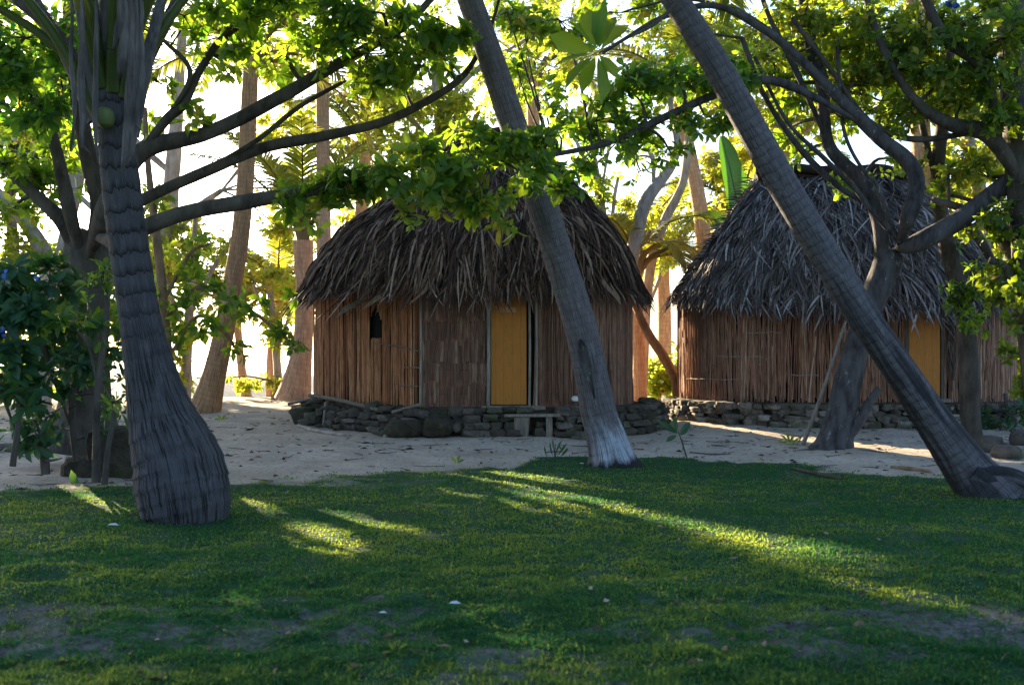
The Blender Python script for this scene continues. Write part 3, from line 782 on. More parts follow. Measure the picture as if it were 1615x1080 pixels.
# ------------------------------------------------------------------ hut with the open left flank (in front)
H1 = np.array([(-3.92, 21.3), (-1.61, 19.1), (1.15, 19.1), (1.85, 19.5), (2.25, 20.3), (2.33, 21.3), (1.8, 23.2), (-2.6, 23.8), (-3.75, 22.8)])
def make_hut_one():
    root = thing('thatched_hut', 'dark brown thatched hut with small black window in its bamboo side, bench below its door', 'hut', (-.75, 21.3, .15), 'thatched huts')
    F0, TOP = .62, 2.95
    pl = bank(offset_poly(H1, .22), F0 - .01, .22, root)
    # loose stones stacked against the bank (front and right)
    st = MB()
    outl = offset_poly(H1, .34)
    A, B = outl[1], outl[2]
    def line(a, b, x0, x1, rows, zt, big=1):
        for q in range(rows):
            x = x0
            while x < x1:
                w = rng.uniform(.16, .34) * big
                u = x + w / 2
                p = a + (b - a) * u
                nrm = unit(np.array([(b - a)[1], -(b - a)[0]]))
                p = p + nrm * (rng.uniform(-.02, .05) + .05 * (rows - q))
                hz = zt / rows
                rock(st, (p[0], p[1], ground_z(p[0], p[1]) + hz * (q + .45)), (w * rng.uniform(.4, .62), rng.uniform(.10, .2), hz * rng.uniform(.34, .6)), rng.normal(0, .25) + math.atan2((b - a)[1], (b - a)[0]), rng.uniform(.0, .6), .26, 7)
                x += w
    L = np.linalg.norm(B - A); dirn = (B - A) / L
    line(A, A + dirn, .9, 1.85, 4, .5); line(A, A + dirn, 2.5, L + .1, 4, .5)
    line(outl[2], outl[2] + unit(outl[3] - outl[2]), 0, np.linalg.norm(outl[3] - outl[2]), 4, .5)
    line(outl[3], outl[3] + unit(outl[4] - outl[3]), 0, np.linalg.norm(outl[4] - outl[3]), 4, .48)
    line(outl[4], outl[4] + unit(outl[5] - outl[4]), 0, np.linalg.norm(outl[5] - outl[4]), 4, .45)
    C2, D2 = outl[0], outl[1]
    line(C2, C2 + unit(D2 - C2), 1.7, 3.5, 3, .34)
    for k in range(150):
        u = rng.uniform(0, 1); seg = int(rng.choice([0, 0, 0, 1, 1, 1, 2, 3, 4])); a_, b_ = outl[seg], outl[seg + 1]
        q = a_ + (b_ - a_) * u; t_ = unit(b_ - a_); n_ = np.array([t_[1], -t_[0]]); lv = rng.uniform(0, 1)
        q = q + n_ * (-.04 + .20 * (1 - lv)); s_ = rng.uniform(.04, .13)
        if seg == 1 and .42 < u < .72: continue
        rock(st, (q[0], q[1], float(ground_z(q[0], q[1])) + .02 + .42 * lv), (s_ * 1.3, s_, s_ * rng.uniform(.4, .8)), rng.uniform(0, 3), rng.uniform(0, .45), .3, 5)
    st.build('stonework', M['stone'], pl)
    for px, py, d, sx, sz, rn in ((640, 676, 18.7, .36, .17, .1), (690, 672, 18.62, .26, .19, .2), (1005, 664, 19.6, .32, .26, .12), (482, 657, 20.9, .24, .22, .05), (552, 672, 20.0, .22, .12, .1)):
        bo = MB(); c = P(px, py, d); rock(bo, c, (sx, .34, sz), rng.normal(0, .3), rn, .14, 3.2); bo.build('boulder', M['earth'], pl)
    # walls -------------------------------------------------------------
    back = MB()
    ins = offset_poly(H1, -.05)
    m = len(ins)
    for i in range(m):
        a, b = ins[i], ins[(i + 1) % m]
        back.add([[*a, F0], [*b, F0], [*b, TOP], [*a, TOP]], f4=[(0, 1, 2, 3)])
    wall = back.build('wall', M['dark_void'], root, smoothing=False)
    # slat flank A-B, opening for the window
    sl = MB(); a, b = H1[0], H1[1]; Lw = np.linalg.norm(b - a); t = (b - a) / Lw; nr = np.array([t[1], -t[0]])
    if nr @ (a - H1.mean(0)) < 0: nr = -nr
    WU = (.555 * Lw, .655 * Lw); WZ = (1.84, 2.42)
    s = 0.0; X, W_, Z0, Z1 = [], [], [], []
    while s < Lw - .02:
        w = rng.uniform(.018, .036) if not (WU[0] - .07 < s < WU[1]) else .011; c = s + w
        top = TOP
        lo, hi = F0 + rng.uniform(-.06, .02), top
        if WU[0] - .01 < c < WU[1] + .01:
            mid = (c - (WU[0] + WU[1]) / 2) / ((WU[1] - WU[0]) / 2)
            zt = WZ[1] - .26 * abs(mid) ** 1.6
            X += [c, c]; W_ += [w, w]; Z0 += [lo, zt]; Z1 += [WZ[0] + rng.uniform(-.02, .02), hi]
        else:
            X.append(c); W_.append(w); Z0.append(lo); Z1.append(hi)
        s += 2 * w + (rng.uniform(.0, .012) if rng.uniform() < .75 else rng.uniform(.012, .03))
    X = np.array(X); xy = a + t * X[:, None]; n = len(X)
    reeds(sl, xy, np.tile(t, (n, 1)), np.tile(nr, (n, 1)), np.array(Z0), np.array(Z1), np.array(W_), rng.uniform(0, 1, n), .02, .03, .007)
    so = sl.build('slat_wall', M['slat'], wall)
    def on_ab(px, z):
        best = min(np.linspace(0, 1, 400), key=lambda u: abs(CX + F * (a[0] + (b - a)[0] * u) / (a[1] + (b - a)[1] * u) - px))
        p = a + (b - a) * best + nr * .04; return np.array([p[0], p[1], z])
    for q in ([on_ab(592, 1.74), on_ab(630, 1.69), on_ab(662, 1.60)], [on_ab(634, .98), on_ab(662, .97)], [on_ab(640, 1.3), on_ab(664, 1.3)]):
        bt = MB(); tube(bt, q, [.013] * len(q), 6, 6, rnd=.45); bt.build('batten', M['timber'], wall)
    wn_ = MB()
    ct = a + t * (WU[0] + WU[1]) / 2
    hw = (WU[1] - WU[0]) / 2
    prof = [(-hw, WZ[0]), (hw, WZ[0]), (hw, WZ[1] - .28), (hw * .55, WZ[1] - .1), (0, WZ[1]), (-hw * .55, WZ[1] - .1), (-hw, WZ[1] - .28)]
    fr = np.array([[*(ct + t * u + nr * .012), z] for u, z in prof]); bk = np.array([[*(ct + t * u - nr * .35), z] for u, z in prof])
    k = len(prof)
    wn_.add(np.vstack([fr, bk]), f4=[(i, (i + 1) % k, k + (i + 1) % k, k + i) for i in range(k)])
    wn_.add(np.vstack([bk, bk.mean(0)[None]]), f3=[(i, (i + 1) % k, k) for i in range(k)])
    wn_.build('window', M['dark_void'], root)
    # woven front panels B-door, door-C; colour darkened to paint a less lit front
    wv = MB()
    dx0, dx1, yf = -.40, .285, 19.1
    def panel(x0, x1, z0, z1, y):
        nx, nz = max(2, int((x1 - x0) / .12)), 14
        gx, gz = np.meshgrid(np.linspace(x0, x1, nx), np.linspace(z0, z1, nz))
        gy = y + .025 * (fbm(gx * 2.2 + 9, gz * 2.2, 12) - .5)
        i, j = np.meshgrid(np.arange(nz - 1), np.arange(nx - 1), indexing='ij')
        f = np.stack([i * nx + j, i * nx + j + 1, (i + 1) * nx + j + 1, (i + 1) * nx + j], -1).reshape(-1, 4)
        wv.add(np.stack([gx, gy, gz], -1), f4=f, uv=np.stack([gx, gz], -1))
    panel(-1.60, -.47, F0 - .04, TOP, 19.08)
    panel(.40, 1.16, F0 - .04, TOP, 19.08)
    wv.build('woven_wall', M['weave'], wall)
    ws = MB()
    for x0, x1 in ((-1.58, -.47),):
        for row in range(6):
            za = F0 - .02 + row * .39 + rng.normal(0, .02); x = x0
            while x < x1 - .02:
                w_ = rng.uniform(.012, .030); z0_ = za + rng.normal(0, .03); z1_ = z0_ + rng.uniform(.33, .43)
                if rng.uniform() < .85:
                    reeds(ws, np.array([[x + w_, 19.055 + .02 * (row % 2) * rng.uniform()]]), np.array([[1., 0]]), np.array([[0, -1.]]), np.array([z0_]), np.array([min(z1_, TOP)]), np.array([w_]), np.array([rng.beta(2, 3)]), .008, .006, .003)
                x += 2 * w_ + rng.uniform(0, .006)
    ws.build('woven_strips', M['woven_strip'], wall)
    # reed wall over the curved right end and the back
    rd = MB()
    Pw, Tw, Nw = walk(H1[2:], .034, closed=False)
    nrm_fix = np.sign(((Pw - H1.mean(0)) * Nw).sum(1))[:, None]; Nw = Nw * nrm_fix
    n = len(Pw)
    reeds(rd, Pw, Tw, Nw, F0 + rng.uniform(-.1, .02, n), np.full(n, TOP), rng.uniform(.016, .028, n), rng.beta(2, 2.5, n), .016, .06, .006)
    # a thinner layer of reeds over the woven panel right of the door
    xs = np.arange(.42, 1.15, .03); n = len(xs)
    reeds(rd, np.c_[xs, np.full(n, 19.05)], np.tile([1., 0], (n, 1)), np.tile([0, -1.], (n, 1)), F0 + rng.uniform(-.05, .12, n), np.full(n, TOP), rng.uniform(.008, .018, n), rng.beta(2, 3, n), .01, .06, .006)
    rd.build('reed_wall', M['reed_shaded'], wall)
    po = MB()
    for x, y, r in ((-1.62, 19.07, .026),):
        tube(po, [(x, y, F0 - .05), (x + .01, y, 1.7), (x, y, TOP)], [r, r * .9, r], 8, 8, rnd=.7)
    po.build('corner_post', M['timber'], wall)
    # door
    dr = MB(); box(dr, (dx0 + .03, yf - .01, F0 + .03), (dx1 - .03, yf + .035, 2.62))
    do = dr.build('door', M['door'], root, smoothing=False)
    pn = MB(); box(pn, (dx0 + .16, yf - .016, 2.28), (dx1 - .2, yf - .006, 2.37), .9)
    pn.build('door_patch', M['slat'], do, smoothing=False)
    fr = MB()
    for x0, x1, yo in ((dx0 - .055, dx0 + .012, -.05), (dx1 + .0, dx1 + .045, -.03), (dx1 + .12, dx1 + .165, -.06)):
        tube(fr, [((x0 + x1) / 2, yf + yo, F0 - .03), ((x0 + x1) / 2 + .01, yf + yo, 1.6), ((x0 + x1) / 2 - .01, yf + yo, TOP)], [(x1 - x0) / 2] * 3, 8, 8, rnd=.75)
    box(fr, (dx0 - .14, yf - .3, F0 - .05), (dx1 + .3, yf + .02, F0 + .015), .5)
    fr.build('door_frame', M['timber'], do)
    # roof
    R = Roof((-.75, 21.4), 3.20, 2.78, (-.75, .32), [(0, 5.86), (.12, 5.62), (.36, 4.88), (.57, 4.34), (.76, 3.88), (.88, 3.42), (1, 2.74), (1.12, 2.42), (1.3, 2.05), (1.6, 1.5)], .16, 3.6)
    roof = roof_mesh(R, root, M['thatch'], 19, 1150, .23)
    # ridge bundle
    rb = MB()
    for k in range(5):
        xs = np.linspace(-.9, .5, 7)
        tube(rb, [(x, 21.4 + .13 * math.sin(k * 1.3), 5.86 + .07 * math.cos(k * 2.1) + .03 * rng.normal()) for x in xs], rng.uniform(.07, .12, 7), 16, 7, rnd=rng.uniform(0, .5))
    rb.build('ridge_cap', M['thatch'], roof)
    # a broad dry leaf hanging from the eave over the window
    lf = MB()
    q0, q1 = P(583, 472, 19.9), P(527, 495, 19.75)
    leaves(lf, np.array([q0]), np.array([q1 - q0]), np.array([[.1, -.55, .8]]), np.linalg.norm(q1 - q0), .2, .95, OVAL)
    lf.build('hanging_leaf', M['thatch_grey'], roof); lf = MB()
    q0, q1 = P(716, 425, 18.75), P(703, 475, 18.55)
    leaves(lf, np.array([q0]), np.array([q1 - q0]), np.array([[.1, -1, .2]]), np.linalg.norm(q1 - q0), .1, .8, OVAL)
    lf.build('hanging_leaf', M['thatch_grey'], roof)
    tv = MB()
    tube(tv, [P(486, 455, 21.2), P(520, 452, 20.8), P(560, 443, 20.1), P(580, 425, 19.8)], [.012] * 4, 12, 5, rnd=.9)
    tv.build('roof_vine', M['thatch_grey'], roof)
    # edge poles and stilts of the floor
    pp = MB()
    tube(pp, [P(488, 623, 21.0), P(540, 632, 20.2), P(602, 648, 19.2)], [.035, .04, .035], 10, 8, rnd=.4)
    tube(pp, [P(618, 650, 18.9), P(665, 637, 18.75)], [.028, .028], 5, 8, rnd=.5)
    tube(pp, [P(455, 637, 21.4), P(500, 627, 20.9)], [.03, .03], 5, 8, rnd=.3)
    pp.build('floor_pole', M['timber'], root)
    sp = MB(); tube(sp, [P(514, 634, 20.35), P(512, 655, 20.35), P(510, 679, 20.35)], [.035, .033, .04], 6, 8, rnd=.6)
    sp.build('stilt', M['timber'], root)
    sp = MB(); tube(sp, [P(543, 645, 20.0), P(520, 676, 20.15)], [.03, .03], 6, 8, rnd=.3)
    sp.build('stilt', M['timber'], root)
make_hut_one()

# ------------------------------------------------------------------ second hut
def make_hut_two():
    root = thing('thatched_hut', 'grey thatched hut with reed walls and plaited hip frond, behind the crossing trunks', 'hut', (6.85, 22.5, .25), 'thatched huts')
    C, A, B = (6.85, 22.5), 3.3, 2.4
    F0, TOP = .70, 2.85
    thf = np.linspace(0, 2 * np.pi, 64, endpoint=False)
    ell = superellipse(thf, C, A, B)
    pl = bank(offset_poly(ell, .1), F0 - .06, .16, root)
    # door angle: where the wall is at column 1457
    cand = np.linspace(-np.pi * .5, -.05, 500); e = superellipse(cand, C, A, B)
    pxs = CX + F * e[:, 0] / e[:, 1]
    td = cand[np.argmin(np.abs(pxs - 1457))]
    pd = superellipse(np.array([td]), C, A, B)[0]
    tt = unit(superellipse(np.array([td + .02]), C, A, B)[0] - superellipse(np.array([td - .02]), C, A, B)[0])
    nn = np.array([tt[1], -tt[0]])
    # wall backing
    bk = MB(); ii = superellipse(np.linspace(0, 2 * np.pi, 97), C, A - .06, B - .06)
    V = np.stack([np.c_[ii, np.full(97, F0 - .1)], np.c_[ii, np.full(97, TOP)]], 0).reshape(-1, 3)
    bk.add(V, f4=[(j, j + 1, 98 + j, 97 + j) for j in range(96)])
    wall = bk.build('wall', M['dark_void'], root)
    rd = MB()
    for lay, (step, off) in enumerate(((.022, 0), (.030, .014), (.05, .026))):
        th = np.linspace(0, 2 * np.pi, 4000); e = superellipse(th, C, A + off, B + off)
        s = np.concatenate([[0], np.cumsum(np.linalg.norm(np.diff(e, axis=0), axis=1))])
        k = int(s[-1] / step); u = np.sort(rng.uniform(0, s[-1], k)) if lay else np.arange(k) * step + rng.normal(0, .004, k)
        q = np.stack([np.interp(u, s, e[:, 0]), np.interp(u, s, e[:, 1])], 1)
        q2 = np.stack([np.interp(u + .02, s, e[:, 0]), np.interp(u + .02, s, e[:, 1])], 1)
        t = unit(q2 - q + 1e-9); n_ = np.c_[t[:, 1], -t[:, 0]]
        keep = ~((np.abs((q - pd) @ tt) < .33) & (q[:, 1] < C[1]))
        q, t, n_ = q[keep], t[keep], n_[keep]; k = len(q)
        low = F0 + np.where(rng.uniform(0, 1, k) < .25, rng.uniform(-.3, -.05, k), rng.uniform(-.12, .02, k)) + (.0 if not lay else .05)
        hi = np.full(k, TOP) if not lay else np.where(rng.uniform(0, 1, k) < .5, TOP, rng.uniform(1.2, TOP, k))
        reeds(rd, q, t, n_, low, hi, rng.uniform(.007, .015, k), rng.beta(2.2, 2.2, k), .010, .08, .008)
    rd.build('reed_wall', M['reed'], wall)
    for z, a0, a1 in ((1.05, -2.9, -2.3), (1.5, -2.5, -2.2), (1.95, -2.3, -2.1), (1.15, -2.05, -1.9)):
        th = np.linspace(a0, a1, 9); e = superellipse(th, C, A + .035, B + .035)
        bt = MB(); tube(bt, np.c_[e, z + rng.normal(0, .006, 9)], [.008] * 9, 16, 5, rnd=.9); bt.build('batten', M['timber'], wall)
    # door
    ang = math.atan2(tt[1], tt[0])
    dr = MB(); box(dr, (-.30, -.02, F0 + .02), (.30, .03, 2.75), rotz=ang, at=(pd[0], pd[1], 0))
    do = dr.build('door', M['door'], root, smoothing=False)
    fr = MB()
    for x in (-.345, .345):
        box(fr, (x - .03, -.04, F0 - .04), (x + .03, .05, TOP - .05), .05, rotz=ang, at=(pd[0], pd[1], 0))
    box(fr, (-.42, -.22, F0 - .05), (.42, .04, F0 + .012), .5, rotz=ang, at=(pd[0], pd[1], 0))
    fr.build('door_frame', M['timber'], do, smoothing=False)
    tw = MB()
    c0 = np.array([pd[0], pd[1]]) + tt * .52 + nn * .05
    for k in range(5):
        o = rng.normal(0, .05)
        zz = np.linspace(.85 + .1 * k, 2.3, 9)
        tube(tw, [(c0[0] + tt[0] * (o + .05 * math.sin(z * 5 + k)) + nn[0] * .03, c0[1] + tt[1] * (o + .05 * math.sin(z * 5 + k)) + nn[1] * .03, z) for z in zz], [.014] * 9, 24, 5, rnd=.05)
    tw.build('hanging_vine', M['bark_dark'], wall)
    # steps
    sp = MB()
    for k, z in enumerate((.56, .42, .30)):
        box(sp, (-.36, -.32 - .2 * k, z - .025), (.42, -.12 - .2 * k, z + .02), .75, rotz=ang, at=(pd[0], pd[1], 0), jitter=.006)
    for x in (-.33, .39):
        for k in range(3):
            box(sp, (x - .02, -.30 - .2 * k, .05), (x + .02, -.14 - .2 * k, .53 - .13 * k), .4, rotz=ang, at=(pd[0], pd[1], 0), jitter=.004)
    sp.build('doorstep', M['timber'], root, smoothing=False)
    # dry stone plinth
    st = MB()
    e = offset_poly(ell, .2)
    Pw, Tw, Nw = walk(e, .14)
    for q in range(4):
        for p, t, n in zip(Pw, Tw, Nw):
            if p[1] > 23.6 or rng.uniform() < .1: continue
            a = math.atan2(t[1], t[0]); w = rng.uniform(.09, .17)
            gz = float(ground_z(p[0], p[1]))
            hz = (F0 - .08 - gz) / 4
            o = n * (rng.uniform(-.03, .06) + .035 * (3 - q)) + t * rng.normal(0, .05)
            rock(st, (p[0] + o[0], p[1] + o[1], gz + hz * (q + .4)), (w * rng.uniform(.7, 1.2), rng.uniform(.08, .16), hz * rng.uniform(.4, .8)), a + rng.normal(0, .3), np.clip(rng.normal(.5, .25), 0, 1), .28, 6)
    st.build('stonework', M['stone'], pl)
    # roof
    R = Roof((6.85, 22.5), 3.36, 2.9, (5.3, 8.25), [(0, 5.28), (.07, 5.15), (.35, 4.45), (.68, 3.62), (.88, 3.1), (1, 2.78), (1.12, 2.5), (1.3, 2.1), (1.6, 1.5)], .46)
    roof = roof_mesh(R, root, M['thatch_grey'], 18, 1100, .25, .02)
    rb = MB()
    for k in range(6):
        xs = np.linspace(5.1, 8.45, 9)
        tube(rb, [(x, 22.5 - .16 + .1 * k * .6 + .05 * rng.normal(), 5.27 + .07 * math.cos(k * 2.1) + .04 * rng.normal()) for x in xs], rng.uniform(.07, .13, 9), 20, 7, rnd=rng.uniform(0, .3))
    rb.build('ridge_cap', M['thatch'], roof)
    # plaited palm frond laid over the left hip
    hp = MB()
    th0 = np.pi * 1.06
    rr = np.linspace(.08, 1.03, 60)
    sp_ = R.S(np.full(60, th0), rr); sp_[:, 2] += .09
    tube(hp, sp_[::6], [.03] * 10, 30, 6, rnd=.8)
    k = np.repeat(np.arange(2, 60), 2); sgn = np.tile([1, -1], 58)
    O = sp_[k] + rng.normal(0, .015, (len(k), 3))
    along = unit(np.gradient(sp_, axis=0))[k]
    tn = unit(R.S(th0 + .03 * np.ones(60), rr) - sp_)[k] * sgn[:, None]
    leaves(hp, O, tn * .85 + along * .75 - np.array([[0, 0, .12]]), np.array([[-.4, -.3, 1.]]) + np.zeros((len(k), 3)), rng.uniform(.3, .5, len(k)), .05, rng.uniform(.55, 1, len(k)), LANCE)
    hp.build('hip_frond', M['thatch_grey'], roof)
    # loose dry fronds and pale strips on the front slope
    ls = MB()
    n = 60; th = rng.uniform(np.pi * 1.1, np.pi * 1.9, n); r0 = rng.uniform(.2, .9, n)
    O = R.S(th, r0); E = R.S(th + rng.normal(0, .1, n), r0 + .25); O[:, 2] += .1; E[:, 2] += .05
    leaves(ls, O, E - O, np.tile([0, -.6, .8], (n, 1)), rng.uniform(.5, 1.0, n), rng.uniform(.05, .14, n), rng.uniform(.6, 1, n), LANCE)
    ls.build('loose_thatch', M['thatch_grey'], roof)
make_hut_two()

# ------------------------------------------------------------------ bench by the ochre door
def make_bench():
    y = 18.55
    def px(p): return (p - CX) * y / F
    z = CAMZ - (652 - HY) * y / F
    root = thing('wooden_bench', 'low grey plank bench standing on the sand below the ochre door', 'bench', (px(838), y, ground_z(px(838), y)))
    m = MB(); box(m, (px(796), y - .13, z - .055), (px(882), y + .13, z), .55, jitter=.006); m.build('seat', M['timber'], root, False)
    gz = float(ground_z(px(838), y)) - .03
    m = MB(); box(m, (px(811), y - .10, gz), (px(834), y + .1, z - .055), .4, jitter=.008); m.build('leg', M['timber'], root, False)
    m = MB(); box(m, (px(861), y - .09, gz), (px(871), y + .09, z - .055), .5, jitter=.006); m.build('leg', M['timber'], root, False)
make_bench()

# ------------------------------------------------------------------ palms
def frond(name, parent, base, az, elev, L, droop, mat, nl=70, ll=.75, lw=.028, s0=.22, hang=.5, rn=.5, stalk=.035, stalk_mat=None, taper=.25):
    K = 26
    s = np.linspace(0, 1, K)
    pitch = elev - droop * s ** 1.4
    dx = np.cos(pitch); dz = np.sin(pitch)
    step = L / (K - 1)
    xy = np.concatenate([[0], np.cumsum((dx[:-1] + dx[1:]) / 2)]) * step
    z = np.concatenate([[0], np.cumsum((dz[:-1] + dz[1:]) / 2)]) * step
    h = np.array([math.cos(az), math.sin(az), 0])
    c = np.asarray(base)[None] + h[None] * xy[:, None] + np.array([[0, 0, 1.]]) * z[:, None]
    mb = MB()
    tube(mb, c[::3], stalk * (1.0 - .9 * np.linspace(0, 1, len(c[::3])) ** .6) + .004, 18, 6, rnd=min(1, rn + .25), cap=False)
    u = np.linspace(s0, .99, nl); u = np.concatenate([u, u]) + rng.normal(0, .004, 2 * nl)
    sgn = np.concatenate([np.ones(nl), -np.ones(nl)])
    P_ = np.stack([np.interp(u, s, c[:, k]) for k in range(3)], 1)
    T = unit(np.stack([np.interp(u, s, np.gradient(c[:, k])) for k in range(3)], 1))
    side = unit(np.cross(T, np.array([[0, 0, 1.]])) + 1e-6) * sgn[:, None]
    up = np.cross(side * sgn[:, None], T)
    l = ll * np.sin(np.clip((u - s0) / (1 - s0) * .86 + .13, 0, 1) * np.pi) ** .55 * rng.uniform(.8, 1.1, 2 * nl)
    fwd = .45 + .6 * u
    D0 = unit(side + T * fwd[:, None] + up * .25)
    n = 2 * nl; pts = [P_]
    d = D0
    hg = hang * rng.uniform(.6, 1.5, n)
    for k in range(3):
        pts.append(pts[-1] + d * (l / 3)[:, None])
        d = unit(d + np.array([[0, 0, -1.]]) * (hg * (.5 + .4 * k))[:, None])
    pts = np.stack(pts, 1)
    ok = ~in_sun_cut((pts[:, 1] + pts[:, 2]) / 2)
    pts, D0, up, n = pts[ok], D0[ok], up[ok], int(ok.sum())
    if n == 0: return mb.build(name, mat, parent)
    wv = np.cross(D0, up); wv = unit(wv)
    wp = np.array([.6, 1, .75, .08])[None, :, None] * lw
    V = np.stack([pts - wv[:, None] * wp, pts + wv[:, None] * wp], 2)
    basef = np.array([[2 * k, 2 * k + 1, 2 * k + 3, 2 * k + 2] for k in range(3)])
    f = (np.arange(n)[:, None, None] * 8 + basef[None]).reshape(-1, 4)
    uv = np.tile(np.array([[k / 3, sg * .5] for k in range(4) for sg in (-1, 1)]), (n, 1))
    mb.add(V.reshape(-1, 3), f4=f, rnd=np.repeat(np.clip(rng.normal(rn, .13, n), 0, 1), 8), uv=uv)
    return mb.build(name, mat, parent)

def px_limb(rows):
    """rows of (px, py, r_px, depth) -> points and radii"""
    p = np.array([P(a, b, d) for a, b, r, d in rows]); r = np.array([r * d / F for a, b, r, d in rows])
    return p, r

def palm_trunk(parent, rows, mat, n=120, sides=28, ridge=.025, rough=.03, ringm=.14, flare=None):
    p, r = px_limb(rows)
    def disp(a, s):
        ph = s / ringm + .25 * np.sin(a + s * 2) + .4 * (fbm(np.cos(a) + s * 1.7, np.sin(a) + s * .6, 23, 3) - .5) + .5 * np.sin(s * 3.1)
        rg = ridge * (1 - (ph % 1.0)) ** 2
        nz = rough * 2 * (fbm(np.cos(a) * 1.5 + s * .7 + 5, np.sin(a) * 1.5 + s * .4 + 9, 3, 3) - .5)
        k = 1 + rg + nz
        if flare is not None: k = k + flare(a, s)
        return k
    mb = MB(); c = tube(mb, p, r, n, sides, disp)
    return mb.build('trunk', mat, parent), c

def ground_at(px, py):
    d = F * CAMZ / (py - HY)
    for _ in range(6):
        x = (px - CX) * d / F
        d = F * (CAMZ - float(ground_z(x, d))) / (py - HY)
    return np.array([(px - CX) * d / F, d, float(ground_z((px - CX) * d / F, d))])

# palm with the bulging foot, left foreground
def palm_a():
    g = ground_at(292, 812)
    D = g[1] - .1
    root = thing('coconut_palm', 'grey coconut palm with a swollen onion shaped foot and dark ring scars', 'palm tree', g, 'leaning palms in front of the huts')
    rows = [(293, 826, 58, D), (293, 806, 68, D), (287, 765, 72, D), (281, 730, 69, D), (269, 695, 62, D), (255, 655, 52, D), (242, 605, 42, D - .05), (230, 550, 35, D - .1), (219, 490, 31, D - .15),
            (205, 400, 30, D - .2), (192, 300, 29, D - .3), (184, 230, 27, D - .35), (179, 180, 25, D - .4), (176, 120, 20, D - .4), (176, 70, 14, D - .4)]
    def fl(a, s):
        return -.02 * np.abs(np.sin(a * 9 + 2 * np.sin(s * 3))) * np.clip(1.7 - s, 0, 1)
    palm_trunk(root, rows, M['palm_grey'], 220, 48, .032, .045, .15, fl)
    top = P(178, 165, D - .4)
    k = 0
    for az, el, L, dr, b in ((-2.9, 1.15, 4.2, 1.5, -.12), (2.7, 1.0, 4.0, 1.5, -.1), (2.2, 1.25, 4.2, 1.4, 0), (1.3, 1.3, 4.2, 1.5, .05), (.6, 1.2, 4.0, 1.3, .1), (-.4, 1.35, 4.3, 1.2, .1), (-1.2, 1.35, 4.2, 1.4, .05),
                            (-2.1, 1.3, 4.2, 1.5, -.05), (3.1, .75, 3.8, 1.3, -.14), (1.9, .9, 3.8, 1.5, 0), (-2.6, 1.42, 4.3, 1.0, 0)):
        frond('frond', root, top + np.array([.10 * math.cos(az), .10 * math.sin(az), .04 * k - .15]), az, el, L, dr, M['frond'], 60, .8, .024, .33, .5, .3, .07)
        k += 1
    # broad leaf bases clasping the crown, and dry sheaths hanging off it
    hb = MB()
    for (x0, y0, x1, y1, x2, y2, w, rn) in ((150, 190, 105, 90, 40, -30, 10, .5), (165, 200, 140, 90, 118, -40, 10, .6), (180, 190, 172, 80, 165, -40, 12, .7), (196, 200, 205, 90, 222, -40, 12, .6), (205, 215, 226, 120, 262, -30, 11, .55),
                                         (160, 175, 150, 60, 140, -40, 12, .4), (158, 180, 95, 60, 25, 0, 9, .45), (190, 160, 190, 60, 196, -40, 13, .5)):
        tube(hb, [P(x0, y0, D - .42), P(x1, y1, D - .55 + .3 * rng.uniform()), P(x2, y2, D - .5 + .5 * rng.uniform())], [w * D / F * 1.3, w * D / F, w * D / F * .7], 14, 10, rnd=rn, flat=.45)
    hb.build('leaf_base', M['sheath'], root)
    sh = MB()
    for (pts, w, rn) in (([(203, -50), (209, 20), (207, 60), (206, 130), (202, 210), (192, 276)], .11, .6), ([(211, -50), (217, 20), (215, 100), (216, 170), (208, 240), (200, 262)], .10, .4), ([(184, -50), (190, 20), (188, 40), (180, 75), (168, 78)], .08, .7), ([(124, -50), (130, 20), (128, 130), (132, 190), (128, 225), (146, 245)], .07, .6),
                         ([(146, -50), (152, 20), (150, 190), (152, 230), (156, 255)], .06, .5), ([(192, -50), (198, 20), (196, 60), (190, 120), (188, 115)], .1, .55), ([(218, -50), (224, 20), (222, 40), (224, 110), (216, 200), (224, 205)], .07, .95), ([(108, -50), (114, 20), (112, 90), (118, 170), (112, 240)], .05, .3)):
        q = np.array([P(x, y, D - .74 - .05 * rng.uniform()) for x, y in pts]); c = spline(q, 15)
        t = unit(np.gradient(c, axis=0)); s = unit(np.cross(t, np.array([[.15, 1., 0]])))
        ww = .46 * w * np.interp(np.arange(15), [0, 4, 9, 11, 13, 14], [.35, .7, 1.1, 1.0, .5, .03])[:, None] * rng.uniform(.85, 1.15, (15, 1))
        bow = np.array([[0, -.04, 0]])
        V = np.stack([c - s * ww, c + bow + .15 * s * ww, c + s * ww], 1)
        f = [(3 * i + a, 3 * i + a + 1, 3 * i + a + 4, 3 * i + a + 3) for i in range(14) for a in (0, 1)]
        sh.add(V.reshape(-1, 3), f4=f, rnd=rn)
    sh.build('dry_sheath', M['sheath'], root)
    nu = MB(); rock(nu, P(166, 186, D - .62), (.085, .09, .10), 0, .9, .05, 2.05)
    nu.build('coconut', M['husk'], root)
palm_a()

